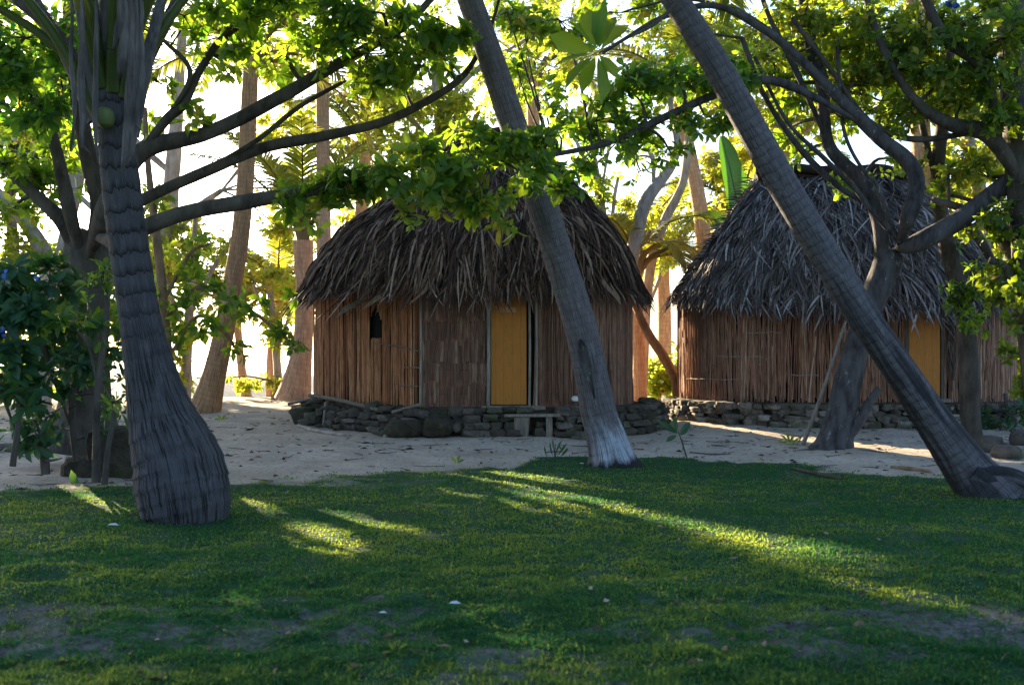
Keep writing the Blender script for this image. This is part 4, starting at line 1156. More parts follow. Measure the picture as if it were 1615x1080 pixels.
def palm_b():
    g = ground_at(965, 735); D = g[1]
    root = thing('coconut_palm', 'slim palm leaning left across the brown hut, whitewashed at its foot', 'palm tree', g, 'leaning palms in front of the huts')
    rows = [(968, 742, 42, D), (964, 722, 36, D), (956, 690, 31, D), (944, 650, 28, D - .05), (928, 570, 26, D - .1), (911, 500, 25.5, D - .15), (880, 400, 24, D - .2), (846, 300, 23, D - .3), (810, 200, 21.5, D - .4), (777, 100, 20.5, D - .5), (741, 0, 19.5, D - .6),
            (700, -120, 18, D - .7), (655, -260, 16, D - .8), (640, -310, 12, D - .8)]
    def fl(a, s):
        return .28 * np.clip(.25 - s, 0, 1) * (1 + .6 * np.sin(a * 5 + 1)) * 2
    t, c = palm_trunk(root, rows, M['palm_pale'], 260, 30, .012, .02, .11, fl)
    # long scar with a raised lip
    sc = MB()
    d = D - .14
    ys = np.linspace(535, 628, 14)
    cx = np.interp(ys, [535, 570, 600, 628], [914, 921, 929, 936]); w = np.array([2, 6, 8, 9, 9, 8.5, 8, 7, 6, 5, 4, 3, 2, 1.]) * d / F
    rr = np.interp(ys, [500, 570, 650], [25.5, 26, 28]) * d / F
    mid = np.interp(ys, [500, 570, 650], [911, 928, 944])
    V = []
    for x, y, ww, r, mx in zip(cx, ys, w, rr, mid):
        c0 = P(mx, y, d); xo = (x - mx) * d / F
        for k in (-1, -.5, 0, .5, 1):
            xx = xo + k * ww * .8
            yy = -math.sqrt(max(1e-4, r * r - xx * xx)) * 1.03 - .006 + (.02 if abs(k) < .9 else 0)
            V.append([c0[0] + xx, c0[1] + yy, c0[2]])
    f = [(5 * i + a, 5 * i + a + 1, 5 * i + a + 6, 5 * i + a + 5) for i in range(13) for a in range(4)]
    sc.add(V, f4=f, rnd=.3); sc.build('scar', M['bark_grey'], root)
    top = P(648, -285, D - .8)
    for i in range(11):
        az = i * 2.4; frond('frond', root, top, az, .95 - .5 * (i % 3) * .6, 4.2, 1.6, M['frond'], 55, .8, .026, .2, .55, .5, .05)
palm_b()

def palm_c():
    g = ground_at(1545, 780); D = g[1]
    root = thing('coconut_palm', 'long bare palm leaning steeply left before the grey hut, underside shade painted low on its bark', 'palm tree', g, 'leaning palms in front of the huts')
    rows = [(1562, 792, 46, D), (1548, 770, 42, D), (1522, 737, 36, D), (1497, 700, 32, D - .05), (1463, 650, 28, D - .1), (1430, 600, 26, D - .15), (1396, 550, 25, D - .2), (1362, 500, 25, D - .25), (1300, 400, 24.5, D - .3), (1240, 300, 24, D - .4), (1184, 200, 23, D - .5), (1128, 100, 22, D - .6),
            (1058, -10, 20, D - .7), (985, -120, 18, D - .8), (900, -250, 15, D - .9), (880, -285, 12, D - .9)]
    def fl(a, s):
        return .10 * np.clip(1.0 - s, 0, 1) * np.sin(a * 3 + 1.2) + .5 * np.clip(.3 - s, 0, 1)
    palm_trunk(root, rows, M['palm_shade_blotched'], 260, 32, .02, .022, .10, fl)
    rt = MB()
    for pts in ([(1530, 745, 18), (1570, 768, 17), (1620, 784, 13), (1680, 800, 8)], [(1540, 745, 14), (1600, 752, 13), (1665, 775, 8)]):
        p, r = px_limb([(a, b, c, D - .15) for a, b, c in pts]); p[-1, 2] = ground_z(p[-1, 0], p[-1, 1]) - .04
        tube(rt, p, r, 18, 12, lambda a, s: 1 + .12 * np.sin(a * 3 + s * 4))
    rt.build('root_flare', M['palm_shade_blotched'], root)
    top = P(885, -270, D - .9)
    for i in range(11):
        az = i * 2.4 + .5; frond('frond', root, top, az, .95 - .5 * (i % 3) * .6, 4.0, 1.6, M['frond'], 55, .8, .026, .2, .55, .5, .05)
palm_c()

# ------------------------------------------------------------------ broadleaf trees
def tree(name, label, cat, base, limbs, blobs, bark_m, leaf_m, leaf=(.2, .09), k=7, tmpl=OVAL, group=None, trunk_disp=.12, droop=.25, twig_m=None, extra=None, sides=12, bias=0, thick=1.0, spread=(.7, 1.45)):
    root = thing(name, label, cat, base, group)
    samples = []
    def rough(a, s):
        return 1 + trunk_disp * 2 * (fbm(np.cos(a) * 1.3 + s * 1.1 + 3, np.sin(a) * 1.3 + s * .9 + 7, 13, 3) - .5)
    for i, rows in enumerate(limbs):
        p, r = px_limb(rows)
        if i:
            SS = np.vstack(samples); dd_ = np.linalg.norm(SS[:, :3] - p[0], axis=1); j_ = int(np.argmin(dd_))
            if dd_[j_] < 1.3:
                j2 = max(0, j_ - 4); j2 = j2 if np.linalg.norm(SS[j2, :3] - SS[j_, :3]) < .8 else j_
                p[0] = SS[j2, :3]; r[0] = min(r[0], SS[j2, 3] * .35)
        mb = MB()
        c = tube(mb, p, r, max(10, len(rows) * 7), sides if r.max() > .08 else 7, rough)
        mb.build('trunk' if i == 0 else 'bough', bark_m, root)
        rr = np.interp(np.linspace(0, 1, len(c)), np.linspace(0, 1, len(r)), r)
        samples.append(np.c_[c, rr])
    S = np.vstack(samples) if samples else None
    cr, tw = MB(), MB()
    for b in blobs:
        px, py, rx, ry, d, dd, n = b[:7]
        bi = b[7] if len(b) > 7 else 0
        n = int(n * 2.2) if d > 22 else int(n * .85)
        c = P(px, py, d)
        R = np.array([rx * d / F, dd, ry * d / F])
        if S is not None:
            cost = np.linalg.norm(S[:, :3] - c, axis=1) + .5 * np.maximum(0, S[:, 2] - c[2])
            j = int(np.argmin(cost)); s0 = S[j, :3]; r0 = min(S[j, 3] * .6, .04 * thick) 
            mid = (s0 + c) / 2 + np.array([0, 0, .08 * np.linalg.norm(c - s0)]) + rng.normal(0, .05, 3)
            if np.linalg.norm(c - s0) > .1: tube(tw, [s0, mid, c], [r0, r0 * .7, r0 * .35], 8, 5, rnd=.5, cap=False)
        # sub-clumps inside the blob leave gaps
        m = max(3, n // 9)
        q = rng.normal(0, 1, (m, 3)); q = unit(q) * rng.uniform(.25, 1, (m, 1)) ** .5
        sub = c + q * R
        sticks(tw, np.tile(c, (m, 1)), sub, .012 * thick, .006 * thick, clear=True)
        idx = rng.integers(0, m, n)
        sz = .42 * R.mean() + .12
        off = rng.normal(0, 1, (n, 3)) * np.array([.45, .45, .3]) * sz * rng.uniform(.5, 1.3, (n, 1))
        C = sub[idx] + off
        sticks(tw, sub[idx], C, .006 * thick, .0035 * thick, clear=True)
        DIR = unit(off) * .7 + unit(C - c) * .5 + np.array([[0, 0, .45]]) + rng.normal(0, .25, (n, 3))
        rosettes(cr, C, DIR, k, leaf[0], leaf[1], tmpl, droop, bias + bi, spread)
    if extra: extra(root, cr, tw, S)
    if cr.n: cr.build('crown', leaf_m, root)
    if tw.n: tw.build('twigs', twig_m or bark_m, root)
    return root

# big spreading tree behind the left palm; long boughs reach right over the first hut
def L(rows, d):  # rows of (px,py,r) sharing one depth, or 4-tuples
    return [r if len(r) == 4 else (*r, d) for r in rows]
g = ground_at(135, 690)
FD = 14.8
tree('broadleaf_tree', 'spreading tree behind the onion footed palm, its long boughs reaching over the brown hut', 'tree', g,
     [L([(132, 712, 62), (134, 690, 54), (135, 640, 42), (136, 560, 34), (138, 490, 32), (138, 430, 37), (138, 395, 36), (150, 370, 22)], FD),
      L([(128, 415, 20), (104, 358, 13), (60, 312, 10), (0, 256, 8), (-70, 200, 7)], FD - .2),
      L([(132, 405, 18), (110, 335, 11), (92, 250, 9), (70, 185, 9), (20, 110, 8), (-40, 40, 7)], FD - .5),
      L([(150, 410, 22), (158, 330, 15), (140, 250, 13), (122, 150, 11), (110, 40, 9), (100, -80, 8)], FD - .2),
      L([(146, 410, 24), (166, 340, 18), (190, 285, 14), (232, 234, 14), (330, 209, 11), (430, 160, 11), (520, 108, 9), (575, 78, 8), (640, 40, 6), (705, -30, 5)], 14.0),
      L([(150, 412, 18), (185, 340, 12), (240, 308, 9), (330, 268, 9), (415, 233, 9), (520, 213, 8), (610, 190, 7), (690, 150, 6), (730, 120, 5), (752, 88, 4), (775, 40, 3), (790, -10, 2)], 14.6),
      L([(148, 415, 22), (190, 380, 15), (232, 357, 13), (300, 334, 12), (400, 316, 12), (470, 305, 9), (550, 290, 8), (650, 262, 6), (760, 232, 4)], 13.4),
      L([(232, 234, 10), (262, 190, 8), (290, 165, 7), (316, 110, 6), (352, 60, 6), (420, 10, 5)], 13.9),
      L([(190, 285, 11), (212, 140, 11), (235, 88, 10), (270, 20, 9), (310, -60, 8)], 13.9),
      L([(262, 190, 5), (300, 120, 4), (255, 60, 3)], 13.8),
      L([(330, 268, 5), (400, 225, 4), (470, 170, 4), (540, 130, 3)], 14.5),
      ],
     [ # top left
      (40, 60, 90, 60, 13.5, .8, 120, -.4), (30, 150, 70, 60, 13.5, .8, 110, -.4), (95, 120, 50, 60, 14.5, .6, 50, -.3), (40, 250, 60, 45, 14.6, .7, 50, 0), (100, 215, 40, 50, 15.0, .5, 26, 0), (20, 330, 45, 40, 15, .6, 30, .1), (80, 300, 40, 35, 15.2, .5, 24, .1),
      (150, 30, 60, 40, 14.5, .7, 34, -.1), (-60, 120, 60, 110, 13.5, 1, 60, -.1),
      # top middle
      (290, 25, 60, 35, 13.5, .6, 40, -.05), (360, 40, 60, 45, 13.6, .6, 58, -.1), (430, 25, 70, 35, 13.8, .7, 70, -.1), (450, 85, 45, 35, 14.2, .5, 30, .1), (520, 45, 70, 45, 13.6, .7, 90, 0), (580, 85, 50, 45, 13.7, .5, 60, 0), (600, 20, 70, 30, 13.4, .7, 60, -.05),
      (660, 90, 40, 40, 13.9, .5, 42, .1), (690, 30, 50, 35, 13.6, .6, 40, 0), (560, 130, 40, 26, 14.3, .4, 22, .15), (640, 140, 35, 28, 14.4, .4, 20, .15), (700, 110, 30, 26, 14.5, .4, 18, .1), (350, 95, 35, 25, 14.2, .4, 16, .1),
      (300, -60, 200, 60, 13.5, 1.2, 110, 0), (560, -70, 200, 60, 13.6, 1.2, 110, 0),
      # bough in front of the brown hut
      (450, 312, 35, 16, 13.4, .3, 16, 0), (510, 300, 40, 22, 13.3, .35, 30, 0), (560, 275, 45, 28, 13.2, .4, 44, .05), (620, 285, 45, 30, 13.0, .4, 50, .05), (680, 250, 50, 36, 13.2, .5, 60, .05), (690, 305, 42, 28, 12.9, .4, 44, .15), (740, 270, 45, 36, 13.0, .5, 60, .1),
      (790, 235, 45, 34, 13.2, .5, 50, 0), (770, 310, 40, 24, 12.9, .4, 34, .2), (830, 270, 35, 28, 13.3, .4, 30, 0), (860, 235, 30, 26, 13.4, .4, 24, -.1), (730, 215, 45, 24, 13.5, .4, 36, .05), (650, 345, 20, 14, 12.8, .2, 7, .3), (800, 345, 18, 14, 12.8, .2, 6, .3), (880, 300, 28, 26, 13.5, .3, 20, -.15),
      (540, 320, 30, 16, 13.2, .3, 14, .1), (480, 345, 18, 12, 13.3, .3, 5, .1), (280, 175, 26, 18, 14, .3, 8, .1), (250, 130, 30, 18, 14, .3, 8, .1), (320, 190, 30, 10, 14, .3, 6, .1),
      ], M['bark_dark'], M['leaf_broad'], (.21, .095), 6, OVAL, 'broadleaf trees', .10, .25)

# gnarled tree between the two right-hand trunks
g = ground_at(1318, 706); DD = g[1]
tree('broadleaf_tree', 'gnarled forked tree with pale lichened trunk leaning right before the grey hut', 'tree', g,
     [L([(1312, 716, 38), (1316, 700, 30), (1325, 660, 24), (1340, 590, 21), (1362, 510, 20), (1390, 440, 21), (1405, 404, 20), (1408, 395, 9)], DD),
      L([(1402, 415, 16), (1388, 345, 14), (1360, 287, 12), (1312, 238, 10), (1300, 190, 9), (1297, 130, 10), (1280, 80, 10), (1262, -30, 8)], DD - .2),
      L([(1400, 420, 20), (1450, 382, 15), (1520, 342, 15), (1585, 292, 14), (1660, 240, 10)], DD - .5),
      L([(1410, 400, 13), (1432, 345, 12), (1446, 290, 12), (1430, 252, 13), (1385, 216, 11), (1340, 172, 9), (1290, 122, 8), (1225, 60, 7), (1150, 10, 6)], DD - .8),
      L([(1365, 295, 7), (1330, 300, 5), (1262, 235, 5), (1205, 150, 4), (1170, 60, 4)], DD - .3),
      L([(1395, 380, 6), (1372, 330, 4), (1350, 300, 4), (1300, 250, 4), (1240, 190, 3), (1190, 90, 3)], DD - .6),
      L([(1398, 390, 7), (1400, 340, 4), (1382, 290, 4), (1362, 270, 3), (1330, 200, 3), (1320, 60, 3)], DD - .7),
      L([(1340, 700, 9), (1352, 670, 8), (1368, 640, 7), (1386, 612, 5)], DD - .2),
      L([(1340, 172, 8), (1230, 130, 7), (1150, 142, 7), (1060, 180, 6), (960, 225, 5), (870, 245, 4)], 16.0),
      L([(1225, 60, 6), (1130, 10, 5), (1045, 28, 4), (985, 62, 3), (950, 84, 3)], 12.5),
      L([(1300, 190, 6), (1250, 100, 5), (1210, 20, 4), (1190, -50, 4)], DD - .4),
      L([(1290, 700, 10), (1262, 716, 7), (1225, 726, 3)], DD - .3), L([(1335, 705, 10), (1380, 716, 6), (1440, 722, 3)], DD - .4),
      ],
     [ (1000, 150, 60, 35, 16.0, .6, 70, -.1), (1070, 130, 60, 35, 15.9, .6, 80, -.15), (1140, 115, 55, 32, 15.8, .6, 70, -.15), (940, 190, 60, 30, 16, .6, 60, -.1), (1030, 195, 55, 28, 16, .6, 50, -.05), (880, 210, 45, 30, 16, .5, 36, -.05), (1110, 180, 50, 26, 16, .5, 40, -.05), (860, 150, 40, 26, 15.8, .5, 20, .05),
       (1060, 245, 35, 20, 16, .4, 14, -.1), (930, 245, 40, 20, 16, .4, 20, -.05), (990, 235, 30, 18, 16, .4, 14, 0), (1010, 270, 22, 16, 16, .3, 6, -.1),
       (880, 30, 60, 40, 16.5, .7, 50, .1), (830, 70, 40, 40, 16.5, .5, 30, .1), (980, 20, 60, 30, 17, .6, 36, .15), (1080, 60, 40, 30, 17, .6, 20, .2), (800, 20, 40, 30, 16.5, .5, 26, .05), (820, 125, 30, 30, 16.5, .5, 18, .1),
       (1240, 150, 40, 30, 17.6, .4, 26, .1), (1200, 90, 40, 40, 17.6, .5, 30, .15), (1300, 60, 40, 40, 17.8, .5, 30, .1), (1340, 290, 26, 20, 17.6, .3, 12, .05), (1270, 245, 30, 22, 17.7, .3, 14, .1), (1330, 190, 34, 30, 17.4, .4, 20, .1), (1400, 250, 30, 24, 17.2, .4, 14, .1), (1230, 210, 30, 30, 17.8, .4, 16, .15), (1480, 310, 26, 18, 17.4, .3, 12, .1), (1390, 160, 40, 30, 17.2, .4, 20, .1),
       ], M['bark_grey'], M['leaf_broad'], (.2, .1), 6, OVAL, 'broadleaf trees', .16, .25)

# ------------------------------------------------------------------ trees on the right edge
HD = 16.2
tree('broadleaf_tree', 'large dark tree at the right edge with heavy low boughs and dense small leaves', 'tree', ground_at(1668, 740),
     [L([(1672, 760, 44), (1662, 700, 36), (1640, 540, 31), (1626, 400, 28), (1612, 260, 25), (1600, 120, 22), (1594, -20, 20), (1590, -160, 14)], HD),
      L([(1608, 225, 15), (1560, 214, 13), (1500, 196, 11), (1450, 165, 8), (1410, 110, 6), (1382, 50, 6), (1360, -30, 5)], HD - .3),
      L([(1602, 150, 12), (1550, 110, 10), (1490, 60, 9), (1450, -20, 8)], HD - .6),
      L([(1625, 420, 12), (1570, 360, 9), (1520, 330, 7), (1470, 315, 5)], HD + .4),
      L([(1630, 470, 9), (1590, 430, 7), (1560, 410, 5)], HD - .3),
      L([(1500, 196, 6), (1440, 220, 5), (1370, 190, 4), (1310, 110, 4), (1250, 30, 4)], HD)],
     [(1585, 60, 60, 60, HD - .8, .7, 110, -.15), (1530, 30, 55, 50, HD - .6, .7, 100, -.05), (1540, 110, 50, 40, HD - .4, .6, 80, 0), (1480, 60, 50, 50, HD - .3, .7, 100, .05), (1480, 130, 50, 35, HD - .3, .6, 80, .08), (1420, 40, 50, 50, HD, .7, 90, .08), (1420, 110, 45, 40, HD, .6, 80, .12),
      (1370, 60, 50, 55, HD + .2, .7, 100, .05), (1360, 130, 45, 40, HD + .3, .6, 80, .1), (1310, 40, 50, 50, HD + .4, .7, 90, .1), (1300, 110, 40, 40, HD + .8, .6, 60, .1), (1250, 40, 50, 45, HD + .6, .7, 80, .15), (1220, 100, 45, 40, HD + .9, .6, 60, .15), (1590, 150, 40, 40, HD - .6, .6, 60, -.15),
      (1450, 180, 40, 25, HD, .5, 40, .1), (1390, 180, 40, 22, HD + .3, .5, 30, .1), (1520, 160, 40, 22, HD - .3, .5, 40, .1), (1500, 260, 50, 40, HD + .9, .6, 46, .25), (1560, 280, 40, 40, HD + .5, .6, 50, .1), (1590, 360, 40, 50, HD - .2, .5, 70, -.1), (1570, 440, 40, 40, HD - .3, .5, 50, 0),
      (1600, 470, 40, 50, HD, .6, 60, 0), (1610, 560, 30, 50, HD + .4, .6, 40, .1), (1540, 350, 40, 26, HD + .4, .4, 24, .15), (1650, 250, 50, 150, HD - .3, 1, 120, -.1), (1420, -70, 240, 60, HD, 1.6, 260, 0), (1700, 100, 80, 160, HD, 1.4, 160, 0)],
     M['bark_dark'], M['leaf_small'], (.155, .08), 8, OVAL, 'broadleaf trees', .14, .3)

tree('broadleaf_tree', 'slender blackish trunk with climbing leaves beside the steps of the grey hut', 'tree', ground_at(1534, 702),
     [L([(1536, 712, 20), (1533, 690, 17), (1530, 640, 15), (1527, 560, 15), (1520, 480, 14), (1503, 420, 13), (1486, 350, 12), (1480, 260, 11), (1492, 150, 9), (1500, 40, 7), (1505, -60, 6)], 17.6),
      L([(1503, 420, 8), (1540, 430, 7), (1575, 470, 6), (1600, 520, 5)], 17.8),
      L([(1484, 330, 9), (1530, 360, 8), (1570, 420, 6)], 17.9),
      L([(1482, 270, 6), (1455, 200, 5), (1440, 120, 4)], 17.6)],
     [(1500, 445, 24, 20, 17.4, .25, 12, 0), (1535, 475, 30, 26, 17.4, .3, 26, 0), (1565, 440, 30, 30, 17.5, .3, 26, .05), (1520, 505, 26, 18, 17.3, .25, 12, .05), (1560, 500, 26, 20, 17.5, .3, 14, .05), (1500, 395, 16, 18, 17.5, .2, 5, .2), (1500, 60, 60, 60, 17.6, .6, 50, .1), (1450, 130, 40, 40, 17.6, .5, 30, .15)],
     M['bark_dark'], M['leaf_broad'], (.17, .085), 6, OVAL, 'broadleaf trees', .18, .3)

# ------------------------------------------------------------------ background trees
def simple_palm(label, rows, bark_m, fronds, mat='frond', lean_sheath=False, group='coconut palms in the background', nl=46):
    d = rows[0][3]; base = P(rows[0][0], rows[0][1], d)
    root = thing('coconut_palm', label, 'palm tree', base, group)
    palm_trunk(root, rows, bark_m, 70, 16, .015, .03, .16)
    top = P(*rows[-1][:2], rows[-1][3])
    hb = MB()
    for (az, el, Ln, dr, rn) in fronds:
        frond('frond', root, top, az, el, Ln, dr, M[mat], nl, .75, .030, .22, .5, rn, .05)
        h = np.array([math.cos(az) * math.cos(el), math.sin(az) * math.cos(el), math.sin(el)])
        tube(hb, [top - np.array([0, 0, .25]), top + h * .35, top + h * .9], [.09, .07, .04], 6, 7, rnd=.6, flat=.5)
    hb.build('leaf_base', M['frond_dry'], root)
    return root

fr_a = [(az, el, 3.6, 1.5, rn) for az, el, rn in ((-2.9, .9, .5), (-2.2, .5, .6), (-1.4, 1.0, .5), (-.6, .7, .7), (.1, 1.0, .5), (.8, .4, .7), (1.5, 1.1, .5), (2.2, .6, .5), (2.9, .3, .7), (-.2, 1.3, .4), (-1.9, 1.3, .4), (.4, .0, .8))]
gA = ground_at(322, 651)
simple_palm('orange brown palm trunk curving up between the left palm and the brown hut', L([(318, 657, 30), (325, 640, 25), (336, 600, 19), (352, 530, 16), (366, 450, 15), (378, 380, 14), (386, 300, 13.5), (391, 200, 13), (395, 120, 12), (397, 92, 12)], gA[1]), M['palm_brown'], fr_a)
fr_b = [(az, el, 3.6, 1.1, rn) for az, el, rn in ((-2.9, 1.1, .6), (-2.2, 1.2, .7), (-1.4, 1.35, .6), (-.6, 1.2, .7), (.1, 1.1, .6), (.8, 1.3, .7), (1.5, 1.1, .6), (2.2, 1.2, .6), (3.0, 1.35, .7))]
simple_palm('short pale palm with flared foot and upright sheaths beside the brown hut', L([(462, 632, 30), (466, 612, 25), (474, 570, 18), (479, 520, 15), (480, 460, 14), (479, 410, 15), (478, 380, 16)], 27.0), M['palm_far'], fr_b)
simple_palm('tall straight pinkish palm pole rising behind the brown hut', L([(514, 640, 14), (513, 500, 12), (511, 410, 11.5), (510, 300, 11), (509, 180, 10.5), (508, 60, 10), (508, -60, 9)], 26.0), M['palm_far'], [(az, el, 3.8, 1.5, rn) for az, el, rn in fr_b and [(f[0], f[1] - .4, f[4]) for f in fr_b]])
simple_palm('yellowish palm trunk leaning left in the gap between the two huts', L([(1124, 600, 17), (1119, 500, 15), (1112, 410, 13), (1104, 330, 12), (1090, 255, 11), (1076, 190, 10), (1066, 140, 9)], 27.5), M['palm_far'], [(az, el, 3.4, 1.6, rn) for az, el, rn in ((-2.6, .7, .7), (-1.6, .9, .6), (-.8, .6, .7), (0, .9, .6), (.8, .6, .6), (1.6, 1.0, .6), (2.4, .5, .7), (3.1, .8, .7))])
# low palm whose yellow fronds hang in the gap
simple_palm('low palm with yellowing fronds hanging beside the right end of the brown hut', L([(1010, 640, 12), (1008, 560, 10), (1004, 480, 9), (1003, 420, 9)], 25.0), M['palm_far'],
            [(-.3, .5, 2.2, 1.8, .85), (.4, .9, 2.4, 2.2, .9), (-1.0, .8, 2.2, 2.2, .9), (2.6, .9, 2.3, 1.6, .7), (1.4, 1.0, 2.4, 1.5, .7), (.1, 1.2, 2.4, 1.6, .8), (-2.2, 1.1, 2.2, 1.5, .75)], nl=40)
simple_palm('thin yellow young palm trunk alone on the bright beach left of the brown hut', L([(390, 631, 9), (386, 610, 7.5), (381, 580, 6.5), (377, 540, 6), (374, 500, 6)], 33.0), M['palm_far'],
            [(az, el, 2.2, 1.6, .8) for az, el in ((-2.8, .9), (-1.8, .7), (-.9, 1.0), (0, .7), (.9, 1.1), (1.8, .8), (2.6, .9))], nl=30)
# right of the grey hut
simple_palm('orange lit palm trunk behind the roof of the grey hut', L([(1468, 600, 20), (1462, 420, 17), (1456, 300, 16), (1450, 180, 15), (1444, 40, 14), (1440, -80, 12)], 27.0), M['palm_far'], [(f[0], f[1] - .4, 3.8, 1.5, f[4]) for f in fr_b])

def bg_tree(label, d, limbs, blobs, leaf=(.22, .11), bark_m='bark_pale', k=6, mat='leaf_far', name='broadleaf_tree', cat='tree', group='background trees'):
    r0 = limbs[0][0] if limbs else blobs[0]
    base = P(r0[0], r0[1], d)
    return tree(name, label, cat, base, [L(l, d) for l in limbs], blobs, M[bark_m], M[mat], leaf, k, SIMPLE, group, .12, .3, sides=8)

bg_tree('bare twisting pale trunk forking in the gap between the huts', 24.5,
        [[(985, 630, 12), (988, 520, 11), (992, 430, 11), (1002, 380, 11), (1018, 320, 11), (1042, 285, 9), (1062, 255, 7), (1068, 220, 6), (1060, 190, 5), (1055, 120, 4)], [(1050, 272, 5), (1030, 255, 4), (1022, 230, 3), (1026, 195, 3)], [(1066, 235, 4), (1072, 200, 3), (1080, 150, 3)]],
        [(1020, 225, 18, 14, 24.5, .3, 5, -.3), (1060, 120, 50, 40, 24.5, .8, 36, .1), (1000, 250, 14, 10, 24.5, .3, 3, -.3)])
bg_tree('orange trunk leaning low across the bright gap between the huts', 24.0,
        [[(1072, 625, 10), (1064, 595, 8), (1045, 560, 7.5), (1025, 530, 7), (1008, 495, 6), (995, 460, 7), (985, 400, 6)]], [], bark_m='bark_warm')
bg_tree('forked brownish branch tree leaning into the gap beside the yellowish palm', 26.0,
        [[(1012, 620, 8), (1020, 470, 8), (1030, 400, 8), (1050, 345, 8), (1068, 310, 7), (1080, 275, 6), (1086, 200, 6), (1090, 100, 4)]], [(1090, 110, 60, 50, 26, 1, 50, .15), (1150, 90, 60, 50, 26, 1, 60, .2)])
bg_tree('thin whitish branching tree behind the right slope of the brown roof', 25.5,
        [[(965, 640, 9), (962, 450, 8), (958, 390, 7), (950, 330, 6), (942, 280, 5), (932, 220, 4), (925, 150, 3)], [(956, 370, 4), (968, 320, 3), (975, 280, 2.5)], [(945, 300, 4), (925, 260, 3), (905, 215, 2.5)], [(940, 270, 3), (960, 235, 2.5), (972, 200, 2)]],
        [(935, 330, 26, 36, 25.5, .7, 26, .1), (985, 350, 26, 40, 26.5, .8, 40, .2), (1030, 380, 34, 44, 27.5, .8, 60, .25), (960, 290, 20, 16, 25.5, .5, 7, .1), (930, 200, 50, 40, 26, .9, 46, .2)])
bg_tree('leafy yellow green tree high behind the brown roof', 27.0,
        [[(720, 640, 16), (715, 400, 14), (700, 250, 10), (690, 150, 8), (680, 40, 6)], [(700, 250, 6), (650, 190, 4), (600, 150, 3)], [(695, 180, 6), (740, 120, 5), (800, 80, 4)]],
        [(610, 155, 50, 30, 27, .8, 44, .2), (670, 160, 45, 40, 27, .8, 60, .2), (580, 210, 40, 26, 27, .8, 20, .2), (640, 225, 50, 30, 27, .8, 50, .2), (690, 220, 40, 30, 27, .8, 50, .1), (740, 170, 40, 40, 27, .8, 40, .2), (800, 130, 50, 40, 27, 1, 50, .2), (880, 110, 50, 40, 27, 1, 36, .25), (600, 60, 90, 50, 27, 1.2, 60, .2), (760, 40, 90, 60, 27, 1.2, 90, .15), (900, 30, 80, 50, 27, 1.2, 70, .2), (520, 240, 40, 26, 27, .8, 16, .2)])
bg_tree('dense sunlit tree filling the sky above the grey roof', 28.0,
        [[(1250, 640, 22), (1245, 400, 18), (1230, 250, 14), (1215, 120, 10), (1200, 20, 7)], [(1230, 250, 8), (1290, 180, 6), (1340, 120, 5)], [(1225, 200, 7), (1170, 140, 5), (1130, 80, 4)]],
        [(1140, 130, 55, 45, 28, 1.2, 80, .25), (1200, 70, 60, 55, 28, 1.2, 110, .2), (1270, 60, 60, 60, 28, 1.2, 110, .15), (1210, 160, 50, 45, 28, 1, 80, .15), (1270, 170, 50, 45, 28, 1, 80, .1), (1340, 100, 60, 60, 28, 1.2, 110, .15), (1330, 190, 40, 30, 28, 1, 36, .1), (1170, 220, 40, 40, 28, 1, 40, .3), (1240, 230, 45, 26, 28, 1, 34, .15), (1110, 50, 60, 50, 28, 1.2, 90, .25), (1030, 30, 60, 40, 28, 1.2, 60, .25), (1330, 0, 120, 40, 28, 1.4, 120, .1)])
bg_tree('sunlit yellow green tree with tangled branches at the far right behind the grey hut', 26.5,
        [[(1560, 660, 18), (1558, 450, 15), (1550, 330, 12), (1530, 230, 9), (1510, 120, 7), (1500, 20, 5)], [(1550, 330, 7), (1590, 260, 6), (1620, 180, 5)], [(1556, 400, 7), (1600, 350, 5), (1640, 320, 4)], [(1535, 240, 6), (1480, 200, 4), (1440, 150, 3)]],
        [(1480, 120, 60, 60, 26.5, 1, 100, .1), (1540, 160, 60, 60, 26.5, 1, 100, .15), (1400, 90, 55, 55, 26.8, 1, 90, .1), (1410, 170, 40, 30, 26.8, .8, 30, .15), (1500, 260, 50, 45, 26.5, 1, 70, .3), (1560, 280, 50, 50, 26.5, 1, 80, .3), (1600, 380, 40, 60, 26.5, 1, 80, .3), (1500, 340, 40, 30, 26.5, .8, 26, .35), (1595, 480, 30, 50, 26.5, .9, 60, .3), (1600, 580, 34, 50, 26.5, .9, 60, .25), (1620, 200, 60, 80, 26.5, 1, 90, .1), (1550, 40, 90, 60, 26.5, 1.2, 110, .05)])
